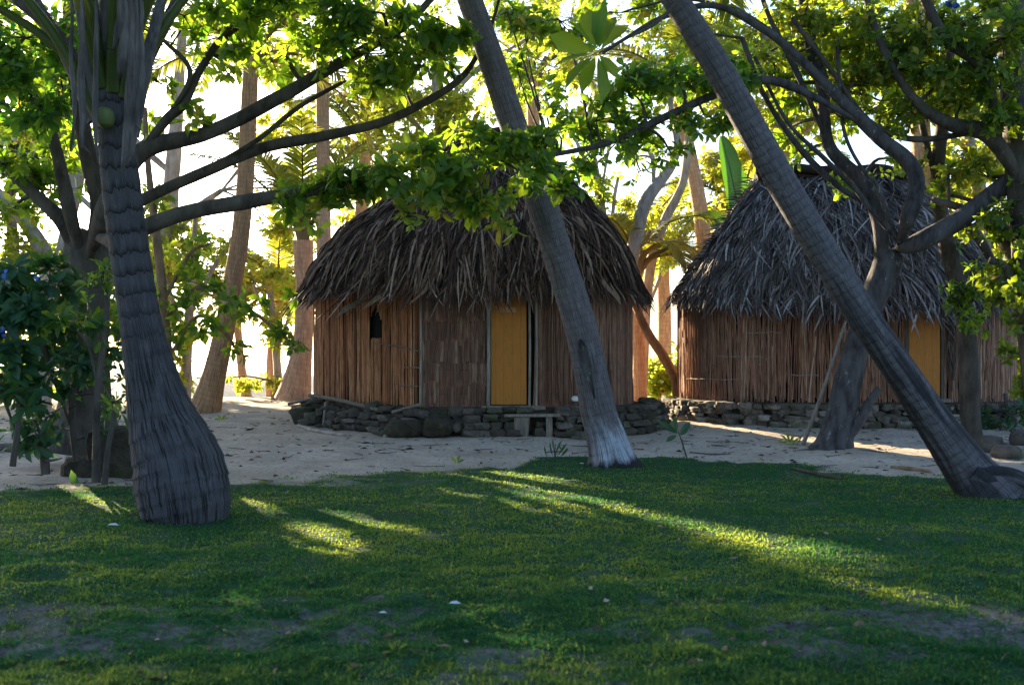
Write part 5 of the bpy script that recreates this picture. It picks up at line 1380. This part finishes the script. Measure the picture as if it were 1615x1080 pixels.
bg_tree('pale trunked leafy tree behind the spreading tree at the far left', 24.0,
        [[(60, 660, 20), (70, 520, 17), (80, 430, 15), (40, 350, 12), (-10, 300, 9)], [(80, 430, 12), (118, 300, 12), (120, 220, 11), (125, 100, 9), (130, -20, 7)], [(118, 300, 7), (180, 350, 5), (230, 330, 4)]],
        [(30, 390, 50, 40, 24, .9, 70, .2), (100, 400, 45, 40, 24, .9, 50, .2), (190, 360, 30, 30, 24, .8, 22, .25), (60, 330, 40, 30, 24, .8, 26, .2), (140, 250, 40, 40, 24, .8, 26, .2), (60, 180, 60, 60, 24, 1, 70, .1), (130, 90, 70, 60, 24, 1, 70, .1), (10, 60, 70, 70, 24, 1, 80, .05), (-60, 250, 60, 120, 24, 1.2, 110, .1), (220, 100, 30, 30, 24, .7, 8, .2), (250, 320, 26, 26, 24, .7, 12, .3), (230, 400, 30, 30, 24, .7, 22, .25), (-140, 120, 90, 160, 24, 1.5, 160, .1), (-190, 330, 80, 80, 24, 1.5, 120, .1), (-90, 330, 60, 60, 24, 1.2, 70, .1), (-300, 300, 90, 110, 24, 1.5, 120, .1), (-180, 440, 90, 60, 24, 1.5, 90, .1)])  # far-left blobs outside the view are added to keep sun off the lawn
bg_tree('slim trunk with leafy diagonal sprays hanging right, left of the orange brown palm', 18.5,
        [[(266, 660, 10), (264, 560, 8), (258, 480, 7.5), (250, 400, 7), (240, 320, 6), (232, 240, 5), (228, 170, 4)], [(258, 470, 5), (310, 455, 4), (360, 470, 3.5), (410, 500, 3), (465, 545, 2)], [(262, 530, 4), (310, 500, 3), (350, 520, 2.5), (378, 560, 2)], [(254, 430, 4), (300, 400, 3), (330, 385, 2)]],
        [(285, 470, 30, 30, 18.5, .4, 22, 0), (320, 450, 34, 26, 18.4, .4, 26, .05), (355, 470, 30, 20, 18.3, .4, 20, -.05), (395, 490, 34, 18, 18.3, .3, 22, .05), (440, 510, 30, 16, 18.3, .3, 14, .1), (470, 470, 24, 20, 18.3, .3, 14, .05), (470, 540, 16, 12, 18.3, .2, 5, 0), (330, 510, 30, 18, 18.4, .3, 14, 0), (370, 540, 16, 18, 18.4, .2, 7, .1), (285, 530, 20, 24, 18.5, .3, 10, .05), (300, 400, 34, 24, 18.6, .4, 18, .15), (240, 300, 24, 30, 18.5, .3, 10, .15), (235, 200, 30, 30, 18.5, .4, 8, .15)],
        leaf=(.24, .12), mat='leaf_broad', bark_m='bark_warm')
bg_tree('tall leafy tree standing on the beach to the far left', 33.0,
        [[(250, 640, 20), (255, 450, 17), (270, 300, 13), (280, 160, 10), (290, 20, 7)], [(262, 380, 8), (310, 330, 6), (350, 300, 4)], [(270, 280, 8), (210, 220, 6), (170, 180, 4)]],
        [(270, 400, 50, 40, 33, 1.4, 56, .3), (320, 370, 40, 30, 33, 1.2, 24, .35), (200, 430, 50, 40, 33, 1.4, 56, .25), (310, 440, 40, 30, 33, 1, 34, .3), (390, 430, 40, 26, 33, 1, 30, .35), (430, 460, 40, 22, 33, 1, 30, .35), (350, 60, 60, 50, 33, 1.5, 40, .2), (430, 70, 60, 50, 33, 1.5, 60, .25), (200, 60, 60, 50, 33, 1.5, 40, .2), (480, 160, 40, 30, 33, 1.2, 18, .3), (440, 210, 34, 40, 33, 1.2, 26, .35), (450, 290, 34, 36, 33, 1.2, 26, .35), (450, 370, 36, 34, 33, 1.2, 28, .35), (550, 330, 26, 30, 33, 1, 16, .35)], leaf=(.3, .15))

# ------------------------------------------------------------------ shrubs and undergrowth
def shrub(label, base_px, d, stems, blobs, leaf, mat, tmpl=OVAL, k=6, group='shrubs', name='leafy_shrub', droop=.3):
    b = P(base_px[0], base_px[1], d); b[2] = ground_z(b[0], b[1])
    lim = []
    for s_ in stems: lim.append(L(s_, d))
    return tree(name, label, 'shrub', b, lim, blobs, M['bark_dark'], M[mat], leaf, k, tmpl, group, .1, droop, sides=7, thick=.6)

shrub('dark shrub with big drooping leaves at the left edge', (20, 720), 12.6, [[(20, 735, 5), (30, 650, 4.5), (22, 560, 4), (40, 470, 3)], [(30, 645, 3.5), (-20, 560, 4), (-50, 480, 3)]],
      [(20, 430, 50, 34, 12.6, .4, 26, -.15), (80, 445, 44, 34, 12.7, .4, 26, -.15), (30, 500, 56, 34, 12.6, .4, 32, -.1), (-40, 470, 50, 60, 12.6, .5, 30, -.15), (20, 570, 50, 30, 12.7, .4, 26, -.2), (60, 630, 30, 28, 12.4, .3, 8, -.3), (10, 620, 30, 30, 12.7, .3, 12, -.25)], (.27, .12), 'leaf_dark')
shrub('dense green shrub at the foot of the spreading tree', (120, 715), 13.4, [[(120, 728, 5), (112, 640, 4.5), (124, 560, 4), (130, 500, 3)], [(119, 650, 5), (80, 580, 4), (60, 530, 3)]],
      [(110, 520, 44, 34, 13.4, .4, 36, -.05), (160, 500, 34, 34, 13.5, .4, 30, -.1), (70, 560, 44, 34, 13.4, .4, 36, -.15), (120, 580, 44, 34, 13.3, .4, 40, -.15), (165, 560, 30, 34, 13.5, .4, 26, -.05), (60, 620, 40, 34, 13.4, .4, 32, -.25), (120, 640, 36, 34, 13.3, .4, 34, -.3), (170, 620, 24, 26, 13.5, .3, 14, -.1), (60, 680, 40, 24, 13.3, .3, 22, -.3), (130, 690, 34, 20, 13.3, .3, 16, -.3), (180, 450, 30, 36, 13.8, .3, 20, .05)], (.19, .08), 'leaf_dark')
shrub('thin leaning sapling with brown stem just left of the onion footed palm', (155, 752), 12.4, [[(152, 760, 7), (152, 700, 6), (153, 640, 6), (158, 580, 5), (168, 520, 5), (166, 470, 4), (160, 420, 3)], [(158, 580, 4), (140, 545, 3), (120, 520, 2)]],
      [(165, 500, 30, 26, 12.4, .3, 14, -.05), (120, 510, 26, 20, 12.4, .3, 10, -.1), (165, 440, 26, 24, 12.4, .3, 12, 0)], (.2, .085), 'leaf_broad')
shrub('straight grey stake like sapling leaning beside the dark rock', (170, 755), 12.3, [[(165, 764, 5), (169, 720, 4.5), (175, 680, 4), (181, 645, 3)]], [(184, 632, 14, 10, 12.3, .15, 4, .1)], (.12, .05), 'leaf_broad', k=4)
shrub('low broken stub with sprouting leaves at the far left', (70, 742), 13.0, [[(72, 748, 7), (70, 720, 7), (66, 690, 5)]], [(40, 690, 26, 22, 13, .25, 9, -.2), (52, 662, 26, 14, 13, .25, 5, -.2), (86, 655, 14, 12, 13, .2, 3, -.2), (98, 722, 10, 8, 13, .1, 3, .2)], (.26, .11), 'leaf_dark', k=4)
# sunlit hedge on the far left and round the huts
for lab, bx, d, bl in (
    ('yellow green hedge behind the spreading tree', 120, 26.0, [(30, 520, 60, 50, 26, .9, 80, .2), (120, 500, 60, 50, 26, .9, 80, .25), (200, 480, 50, 50, 26, .9, 60, .25), (60, 450, 60, 40, 26, .9, 70, .25), (150, 430, 60, 36, 26, .9, 60, .25), (100, 580, 60, 40, 26, .9, 60, .1), (10, 590, 60, 40, 26, .9, 60, .05), (-80, 500, 80, 100, 26, 1.2, 140, .15)]),
    ('rounded bright green bush on the beach in the gap between the huts', 1035, 27.0, [(1022, 600, 26, 20, 27, .5, 60, .2), (1050, 590, 24, 24, 27, .5, 60, .2), (1072, 575, 14, 34, 27.2, .4, 40, .2)]),
    ('sunlit bush beyond the right end of the grey hut', 1600, 24.5, [(1600, 600, 30, 34, 24.5, .6, 60, .2), (1620, 540, 40, 50, 24.5, .7, 80, .2), (1600, 640, 30, 20, 24, .5, 30, .1), (1650, 620, 50, 60, 24.5, .8, 90, .1)]),
    ('low weedy bush by the foot of the short pale palm', 430, 30.0, [(400, 605, 30, 10, 30, .6, 16, .35), (450, 600, 30, 12, 30, .6, 20, .35), (350, 600, 26, 10, 30, .6, 12, .35)]),
):
    b = P(bx, 640, d); b[2] = ground_z(b[0], b[1])
    tree('leafy_bush', lab, 'bush', b, [L([(bx, 650, 6), (bx + 4, 610, 5), (bx - 3, 560 if d < 27 else 600, 3)], d)], bl, M['bark_warm'], M['leaf_far'], (.2, .1), 6, SIMPLE, 'sunlit bushes', .1, .3, sides=6)

# dark low plants right of the grey hut's steps
shrub('shaded scrub along the right end of the grey hut base', (1590, 690), 19.6, [[(1590, 700, 5), (1590, 660, 4), (1585, 620, 3)]],
      [(1560, 650, 26, 16, 19.6, .3, 16, -.2), (1600, 640, 30, 20, 19.6, .4, 20, -.2), (1580, 675, 26, 12, 19.3, .3, 12, -.1), (1640, 650, 40, 30, 19.6, .4, 30, -.1)], (.16, .08), 'leaf_dark')

# big banana leaves standing behind the grey roof
def banana():
    d = 25.5
    b = P(1168, 640, d); b[2] = ground_z(b[0], b[1])
    root = thing('banana_plant', 'banana plant with a broad upright leaf left of the grey roof', 'plant', b)
    mb = MB(); tube(mb, [P(1168, 645, d), P(1168, 520, d), P(1170, 400, d)], [.14, .12, .09], 12, 10); mb.build('trunk', M['banana'], root)
    def bleaf(pts, w, rn, tilt):
        c = spline(np.array([P(x, y, dd) for x, y, dd in pts]), 16)
        T = unit(np.gradient(c, axis=0)); S = unit(np.cross(T, np.array([tilt]))); N = np.cross(S, T)
        u = np.linspace(0, 1, 16); ww = (w * np.sin(np.clip(u * .93 + .05, 0, 1) * np.pi) ** .6)[:, None]
        wv = rng.normal(0, .02, (16, 2))
        V = np.stack([c - S * ww + N * (.3 * ww + wv[:, :1]), c - S * ww * .5 + N * ww * .1, c, c + S * ww * .5 + N * ww * .1, c + S * ww + N * (.3 * ww + wv[:, 1:])], 1)
        f = [(5 * i + a, 5 * i + a + 1, 5 * i + a + 6, 5 * i + a + 5) for i in range(15) for a in range(4)]
        m = MB(); m.add(V.reshape(-1, 3), f4=f, rnd=rn, uv=np.stack(np.meshgrid(np.linspace(-.5, .5, 5), u), -1).reshape(-1, 2)[:, ::-1])
        tube(m, c, np.linspace(.03, .006, 16), 16, 6, rnd=.9, cap=False)
        m.build('leaf_blade', M['banana'], root)
    bleaf([(1170, 400, d), (1164, 330, d - .1), (1152, 270, d - .2), (1138, 215, d - .1)], .34, .25, (.35, -1, .2))
    bleaf([(1170, 400, d), (1190, 330, d + .2), (1205, 290, d + .4), (1230, 270, d + .7)], .3, .5, (0, -1, .4))
    bleaf([(1168, 400, d), (1140, 360, d + .4), (1110, 340, d + .9), (1080, 350, d + 1.3)], .28, .6, (0, -.6, .9))
banana()

# near spray of big leaves hanging in from above
def spray():
    root = thing('hanging_branch', 'twig with large glossy backlit leaves hanging high between the two leaning palms', 'branch', P(1045, 30, 10.4), None)
    d = 10.4
    tw = MB(); tube(tw, [P(1130, -70, d), P(1045, 28, d), P(985, 62, d), P(945, 84, d)], [.03, .02, .014, .01], 16, 6, rnd=.4); tw.build('twig', M['bark_dark'], root)
    lf = MB()
    ctr = np.array([P(942, 84, d)])
    for (x, y, w) in ((905, 35, .12), (925, 18, .1), (880, 62, .11), (893, 128, .1), (920, 132, .09), (952, 140, .09), (965, 25, .1), (948, 12, .1), (985, 40, .07), (885, 95, .1), (968, 112, .07)):
        e = P(x, y, d + rng.uniform(-.25, .25)); v = e - ctr[0]
        leaves(lf, ctr + v * .12, v[None], np.array([[rng.normal(0, .6), -.7, .6 + rng.normal(0, .4)]]), np.linalg.norm(v) * rng.uniform(1.0, 1.25), w * 2.0, rng.uniform(.3, 1), OVAL)
    lf.build('foliage', M['leaf_broad'], root)
    return root
spray()

# ------------------------------------------------------------------ small things
def sapling(label, px, py, leaves_px, w=.05, mat='leaf_dark', group='seedlings'):
    g = ground_at(px, py); d = g[1]
    root = thing('seedling', label, 'seedling', g, group)
    st = MB(); lf = MB()
    for (x0, y0, x1, y1, ww) in leaves_px:
        a = P(x0, y0, d + rng.normal(0, .03)); b = P(x1, y1, d + rng.normal(0, .08)); v = b - a
        if ww == 0: tube(st, [g + (0, 0, -.02), (g + a) / 2 + rng.normal(0, .01, 3), a], [.012, .01, .007], 6, 5, rnd=.3)
        else: leaves(lf, a[None], v[None], np.array([[rng.normal(0, .4), -.7, .6]]), np.linalg.norm(v), ww, rng.uniform(.2, .8), OVAL)
    if st.n: st.build('stem', M['bark_dark'], root)
    lf.build('foliage', M[mat], root)
sapling('young broad leaved seedling right of the whitewashed palm foot', 1084, 722, [(1070, 680, 1070, 680, 0), (1068, 682, 1036, 662, .10), (1068, 682, 1062, 655, .09), (1072, 684, 1090, 664, .1), (1074, 690, 1080, 712, .08), (1068, 686, 1050, 695, .08), (1072, 686, 1086, 676, .07), (1070, 684, 1046, 672, .06)])
sapling('small spiky dark seedlings left of the whitewashed palm foot', 876, 722, [(876, 700, 876, 700, 0), (872, 720, 866, 695, .03), (876, 716, 886, 692, .035), (880, 718, 894, 698, .04), (884, 720, 897, 706, .04), (862, 720, 858, 702, .03), (874, 712, 871, 690, .03), (888, 714, 880, 700, .03)], mat='leaf_dark')
sapling('weedy tuft left of the gnarled tree foot', 1245, 706, [(1245, 700, 1232, 684, .05), (1245, 700, 1241, 680, .05), (1246, 700, 1252, 683, .05), (1247, 702, 1262, 688, .04), (1244, 702, 1226, 692, .05), (1247, 702, 1258, 700, .05), (1256, 704, 1266, 684, .03)], mat='leaf_small')
sapling('tiny pale sprout on the sand edge left of the ochre door', 722, 732, [(720, 730, 712, 720, .05), (722, 730, 724, 716, .05), (722, 730, 732, 724, .04)], mat='leaf_small')
sapling('little green sprout at the foot of the orange brown palm', 350, 664, [(350, 662, 344, 654, .06), (350, 662, 356, 653, .06), (350, 662, 362, 658, .05), (348, 662, 338, 660, .05)], mat='leaf_small')
sapling('leafy weed in the foreground lawn catching the sun', 622, 1028, [(622, 1026, 612, 1010, .02), (620, 1026, 606, 1018, .02), (624, 1026, 632, 1006, .02), (626, 1026, 645, 1012, .02), (628, 1028, 655, 1022, .02), (622, 1026, 622, 1004, .018), (630, 1028, 648, 1030, .02), (618, 1028, 600, 1026, .02)], mat='leaf_small')

def dark_rock():
    g = ground_at(165, 752)
    mb = MB()
    V = [P(100, 742, g[1]), P(152, 700, g[1]), P(180, 674, g[1] + .2), P(222, 668, g[1] + .2), P(236, 752, g[1] - .2)]
    rock(mb, P(192, 722, g[1] + .35), (.42, .35, .42), .2, .1, .12, 4)
    rock(mb, P(150, 742, g[1] + .2), (.40, .28, .18), .1, .1, .14, 3)
    tag(mb.build('dark_rock', M['earth'], None), 'black wedge shaped rock behind the onion footed palm', 'rock')
dark_rock()
def log(label, rows, mat='bark_mossy', name='fallen_log', cat='log', group=None, sides=9):
    p = np.array([ground_at(x, y) + (0, 0, r * .7) for x, y, r in rows]); mb = MB()
    tube(mb, p, [r for x, y, r in rows], 14, sides, lambda a, s: 1 + .14 * np.sin(a * 2 + s * 7))
    tag(mb.build(name, M[mat]), label, cat, group)
log('short dark log lying left of the black rock', [(42, 690, .07), (64, 694, .09), (92, 700, .08)])
log('dark plank like log at the left edge of the sand', [(-20, 708, .06), (15, 712, .07), (38, 716, .05)])
log('pale driftwood stick by the base of the brown hut', [(606, 690, .03), (628, 688, .05), (650, 684, .03)], 'bark_pale', 'driftwood', 'driftwood')
log('thin bleached pole lying below the brown hut stilts', [(470, 674, .03), (500, 682, .035), (545, 688, .03)], 'bark_pale', 'driftwood', 'driftwood')
log('long dry palm stalk lying where sand meets lawn', [(1250, 740, .02), (1290, 750, .03), (1330, 757, .02)], 'bark_mossy', 'palm_stalk', 'palm stalk')
log('brown dead leaf rib on the sand before the steeply leaning palm', [(1405, 738, .02), (1435, 742, .035), (1468, 746, .02)], 'bark_warm', 'palm_stalk', 'palm stalk')
log('thin stick lying on the sand behind the broad leaved seedling', [(1088, 714, .012), (1120, 717, .014), (1150, 720, .01)], 'bark_dark', 'stick', 'stick')
log('crooked twig lying before the stones of the grey hut', [(1205, 672, .012), (1230, 668, .014), (1250, 673, .01)], 'bark_dark', 'stick', 'stick')
# long stake leaning against the gnarled tree
mb = MB(); gq = ground_at(1266, 702); tube(mb, [gq, P(1300, 610, gq[1] - .2), P(1333, 508, gq[1] - .4)], [.035, .03, .022], 10, 7, rnd=.6)
tag(mb.build('wooden_stake', M['timber']), 'long thin stake leaning against the gnarled forked tree', 'stake')
# stones at the right edge
for i, (x, y, sx, sz, lab) in enumerate(((1562, 712, .20, .15, 'grey stone beside the slender blackish trunk'), (1590, 722, .24, .12, 'flat stone near the right edge behind the steeply leaning palm root'), (1612, 700, .22, .14, 'largest stone at the right edge of the sand'), (1060, 648, .3, .12, 'rounded stone below the green bush between the huts'))):
    g = ground_at(x, y); mb = MB(); rock(mb, g + (0, 0, sz * .6), (sx, .2, sz), rng.uniform(0, 3), .45, .18, 3)
    tag(mb.build('stone', M['stone']), lab, 'stone', 'loose stones')
# white shell of a coconut on the hut base, and scraps of paper on the lawn
W = NT('white_husk'); M['white'] = W.finish(W.ramp(W.noise(W.obj(), 12, 3), [(.3, (.5, .48, .45)), (.7, (.75, .73, .7))]), .6)
mb = MB(); rock(mb, P(907, 629, 18.95), (.075, .06, .055), .3, .5, .12, 2.2)
tag(mb.build('white_shell', M['white']), 'white shell resting on the stone base right of the ochre door', 'shell')
for x, y, s_, lab in ((178, 831, .05, 'white scrap lying on the grass left of the onion footed palm'), (718, 956, .04, 'white scrap on the foreground lawn'), (604, 971, .025, 'tiny white scrap in the worn foreground grass'), (918, 733, .04, 'pale yellow leaf scrap by the whitewashed palm foot')):
    g = ground_at(x, y); mb = MB()
    leaves(mb, np.array([g + (-s_, 0, .02)]), np.array([[1., .3, .05]]), np.array([[.1, -.3, 1.]]), 2 * s_, s_, .5, OVAL)
    tag(mb.build('paper_scrap', M['white']), lab, 'scrap', 'scraps on the ground')
# blue plastic among the dark leaves
B = NT('blue_plastic'); M['blue'] = B.finish(B.ramp(B.noise(B.obj(), 9, 3), [(.3, (.01, .06, .28)), (.7, (.04, .16, .55))]), .35, spec=.5)
for x, y, d, s_, lab in ((62, 436, 12.3, .055, 'crumpled blue plastic caught between the dark shrub leaves'), (4, 428, 12.3, .055, 'blue plastic at the left picture edge, uppermost'), (3, 524, 12.3, .045, 'blue plastic at the left picture edge, lower one'), (1497, 12, 15.2, .09, 'blue plastic scrap high in the large dark tree')):
    mb = MB(); c = P(x, y, d)
    for k in range(6): leaves(mb, (c + rng.normal(0, s_ * .35, 3))[None], rng.normal(0, 1, (1, 3)), rng.normal(0, 1, (1, 3)), s_ * 1.4, s_ * 1.1, .5, OVAL)
    tag(mb.build('blue_plastic', M['blue']), lab, 'plastic', 'blue plastic scraps')

# leaf litter and twigs over the sand
def litter():
    mb = MB(); n = 1500
    px = rng.uniform(-100, 1715, n); py = np.where(rng.uniform(0, 1, n) < .45, rng.uniform(655, 700, n), rng.uniform(664, 790, n))
    d = F * 1.3 / (py - HY); x = (px - CX) * d / F
    ok = grass_amount(x, d) < .5
    x, d = x[ok], d[ok]; n = len(x)
    az = rng.uniform(0, 6.28, n)
    O = np.stack([x, d, ground_z(x, d) + .012], 1); D = np.stack([np.cos(az), np.sin(az), rng.normal(.05, .1, n)], 1)
    U = np.tile([0, 0, 1.], (n, 1)) + rng.normal(0, .3, (n, 3))
    leaves(mb, O, D, U, rng.uniform(.05, .16, n), rng.uniform(.025, .06, n), rng.uniform(0, .75, n), SIMPLE)
    m = 260; i = rng.integers(0, n, m); a = rng.uniform(0, 6.28, m); l = rng.uniform(.1, .35, m)
    sticks(mb, O[i], O[i] + np.stack([np.cos(a) * l, np.sin(a) * l * .6, rng.uniform(0, .03, m)], 1), .006, .004, rng.uniform(0, .6, m))
    k = 260; px = rng.uniform(-60, 1675, k); py = rng.uniform(735, 1085, k); d = F * CAMZ / (py - HY); x = (px - CX) * d / F; az = rng.uniform(0, 6.28, k)
    O = np.stack([x, d, ground_z(x, d) + .022], 1)
    leaves(mb, O, np.stack([np.cos(az), np.sin(az), rng.normal(.1, .15, k)], 1), np.tile([0, 0, 1.], (k, 1)) + rng.normal(0, .4, (k, 3)), rng.uniform(.03, .09, k), rng.uniform(.015, .04, k), rng.uniform(.2, .95, k), SIMPLE)
    tag(mb.build('leaf_litter', M['thatch'], loc=(0, 0, 0)), 'dry brown leaves and twigs scattered over sand and lawn', 'litter', kind='stuff')
litter()

# sun blockers: tall trees added on an added headland to shade the lawn
for lab, bx, blobs in (
    ('added tall dark crown far off on the headland to shade the lawn, left of the spreading tree', 20, [(-20, 200, 60, 50, 60, 3, 200), (40, 180, 50, 60, 60, 3, 200), (80, 230, 34, 50, 60, 3, 70), (-90, 190, 60, 60, 61, 3, 120), (20, 270, 70, 40, 60, 3, 90), (-60, 140, 60, 40, 60, 3, 80), (60, 130, 44, 40, 60, 3, 120), (92, 175, 26, 60, 60, 3, 100), (-20, 110, 60, 34, 60, 3, 110), (70, 210, 40, 40, 59, 3, 100), (10, 150, 40, 40, 58, 3, 100)]),
    ('added broad dark crown far off on the headland to shade the lawn, farthest left of the far trees', -140, [(-140, 180, 50, 60, 62, 3, 150), (-110, 130, 50, 40, 62, 3, 100), (-190, 200, 60, 60, 62, 3, 120), (-150, 260, 60, 40, 62, 3, 80), (-240, 170, 50, 60, 62, 3, 90)])):
    d = blobs[0][4]; b = P(bx, 600, d); b[2] = ground_z(b[0], b[1])
    tree('broadleaf_tree', lab, 'tree', b, [L([(bx, 612, 12), (bx + 4, 450, 10), (bx - 3, 320, 8), (bx + 2, 220, 5)], d)], blobs, M['bark_dark'], M['leaf_dark'], (.42, .24), 9, SIMPLE, 'added shade trees on the headland', .1, .3, sides=7, thick=1.5)


# feathery palms filling the light behind and between the huts
_ff = [(az, el, 3.9, dr, rn) for az, el, dr, rn in ((-2.7, .6, 1.6, .6), (-2.0, .9, 1.7, .5), (-1.3, 1.2, 1.4, .6), (-.6, .8, 1.8, .5), (0, 1.1, 1.6, .6), (.7, .6, 1.7, .5), (1.3, 1.2, 1.5, .6), (2.0, .9, 1.7, .5), (2.7, 1.1, 1.5, .6), (-2.4, .1, 1.5, .7), (-.3, .2, 1.5, .7), (1.6, .3, 1.5, .7))]
simple_palm('feathery bright green palm rising behind the left end of the grey roof', L([(1180, 640, 13), (1178, 480, 11), (1172, 380, 10), (1168, 330, 10)], 31.0), M['palm_far'], _ff, nl=60)
simple_palm('feathery palm with fronds spread low behind the right slope of the brown roof', L([(1046, 640, 13), (1048, 520, 11), (1046, 440, 10), (1044, 400, 10)], 33.0), M['palm_far'], _ff, nl=60)
simple_palm('feathery palm showing above the bough left of the brown roof', L([(560, 640, 13), (566, 420, 11), (572, 300, 10), (576, 240, 10)], 32.0), M['palm_far'], _ff, nl=60)
simple_palm('young feathery palm on the beach behind the orange brown palm', L([(430, 640, 12), (432, 560, 11), (436, 500, 10), (438, 460, 10)], 34.0), M['palm_far'], [(f[0], f[1], 3.2, f[3], .75) for f in _ff], nl=50)
simple_palm('feathery palm high behind the slim whitewashed palm', L([(850, 640, 13), (846, 400, 11), (842, 220, 10), (840, 130, 10)], 33.0), M['palm_far'], _ff, nl=60)

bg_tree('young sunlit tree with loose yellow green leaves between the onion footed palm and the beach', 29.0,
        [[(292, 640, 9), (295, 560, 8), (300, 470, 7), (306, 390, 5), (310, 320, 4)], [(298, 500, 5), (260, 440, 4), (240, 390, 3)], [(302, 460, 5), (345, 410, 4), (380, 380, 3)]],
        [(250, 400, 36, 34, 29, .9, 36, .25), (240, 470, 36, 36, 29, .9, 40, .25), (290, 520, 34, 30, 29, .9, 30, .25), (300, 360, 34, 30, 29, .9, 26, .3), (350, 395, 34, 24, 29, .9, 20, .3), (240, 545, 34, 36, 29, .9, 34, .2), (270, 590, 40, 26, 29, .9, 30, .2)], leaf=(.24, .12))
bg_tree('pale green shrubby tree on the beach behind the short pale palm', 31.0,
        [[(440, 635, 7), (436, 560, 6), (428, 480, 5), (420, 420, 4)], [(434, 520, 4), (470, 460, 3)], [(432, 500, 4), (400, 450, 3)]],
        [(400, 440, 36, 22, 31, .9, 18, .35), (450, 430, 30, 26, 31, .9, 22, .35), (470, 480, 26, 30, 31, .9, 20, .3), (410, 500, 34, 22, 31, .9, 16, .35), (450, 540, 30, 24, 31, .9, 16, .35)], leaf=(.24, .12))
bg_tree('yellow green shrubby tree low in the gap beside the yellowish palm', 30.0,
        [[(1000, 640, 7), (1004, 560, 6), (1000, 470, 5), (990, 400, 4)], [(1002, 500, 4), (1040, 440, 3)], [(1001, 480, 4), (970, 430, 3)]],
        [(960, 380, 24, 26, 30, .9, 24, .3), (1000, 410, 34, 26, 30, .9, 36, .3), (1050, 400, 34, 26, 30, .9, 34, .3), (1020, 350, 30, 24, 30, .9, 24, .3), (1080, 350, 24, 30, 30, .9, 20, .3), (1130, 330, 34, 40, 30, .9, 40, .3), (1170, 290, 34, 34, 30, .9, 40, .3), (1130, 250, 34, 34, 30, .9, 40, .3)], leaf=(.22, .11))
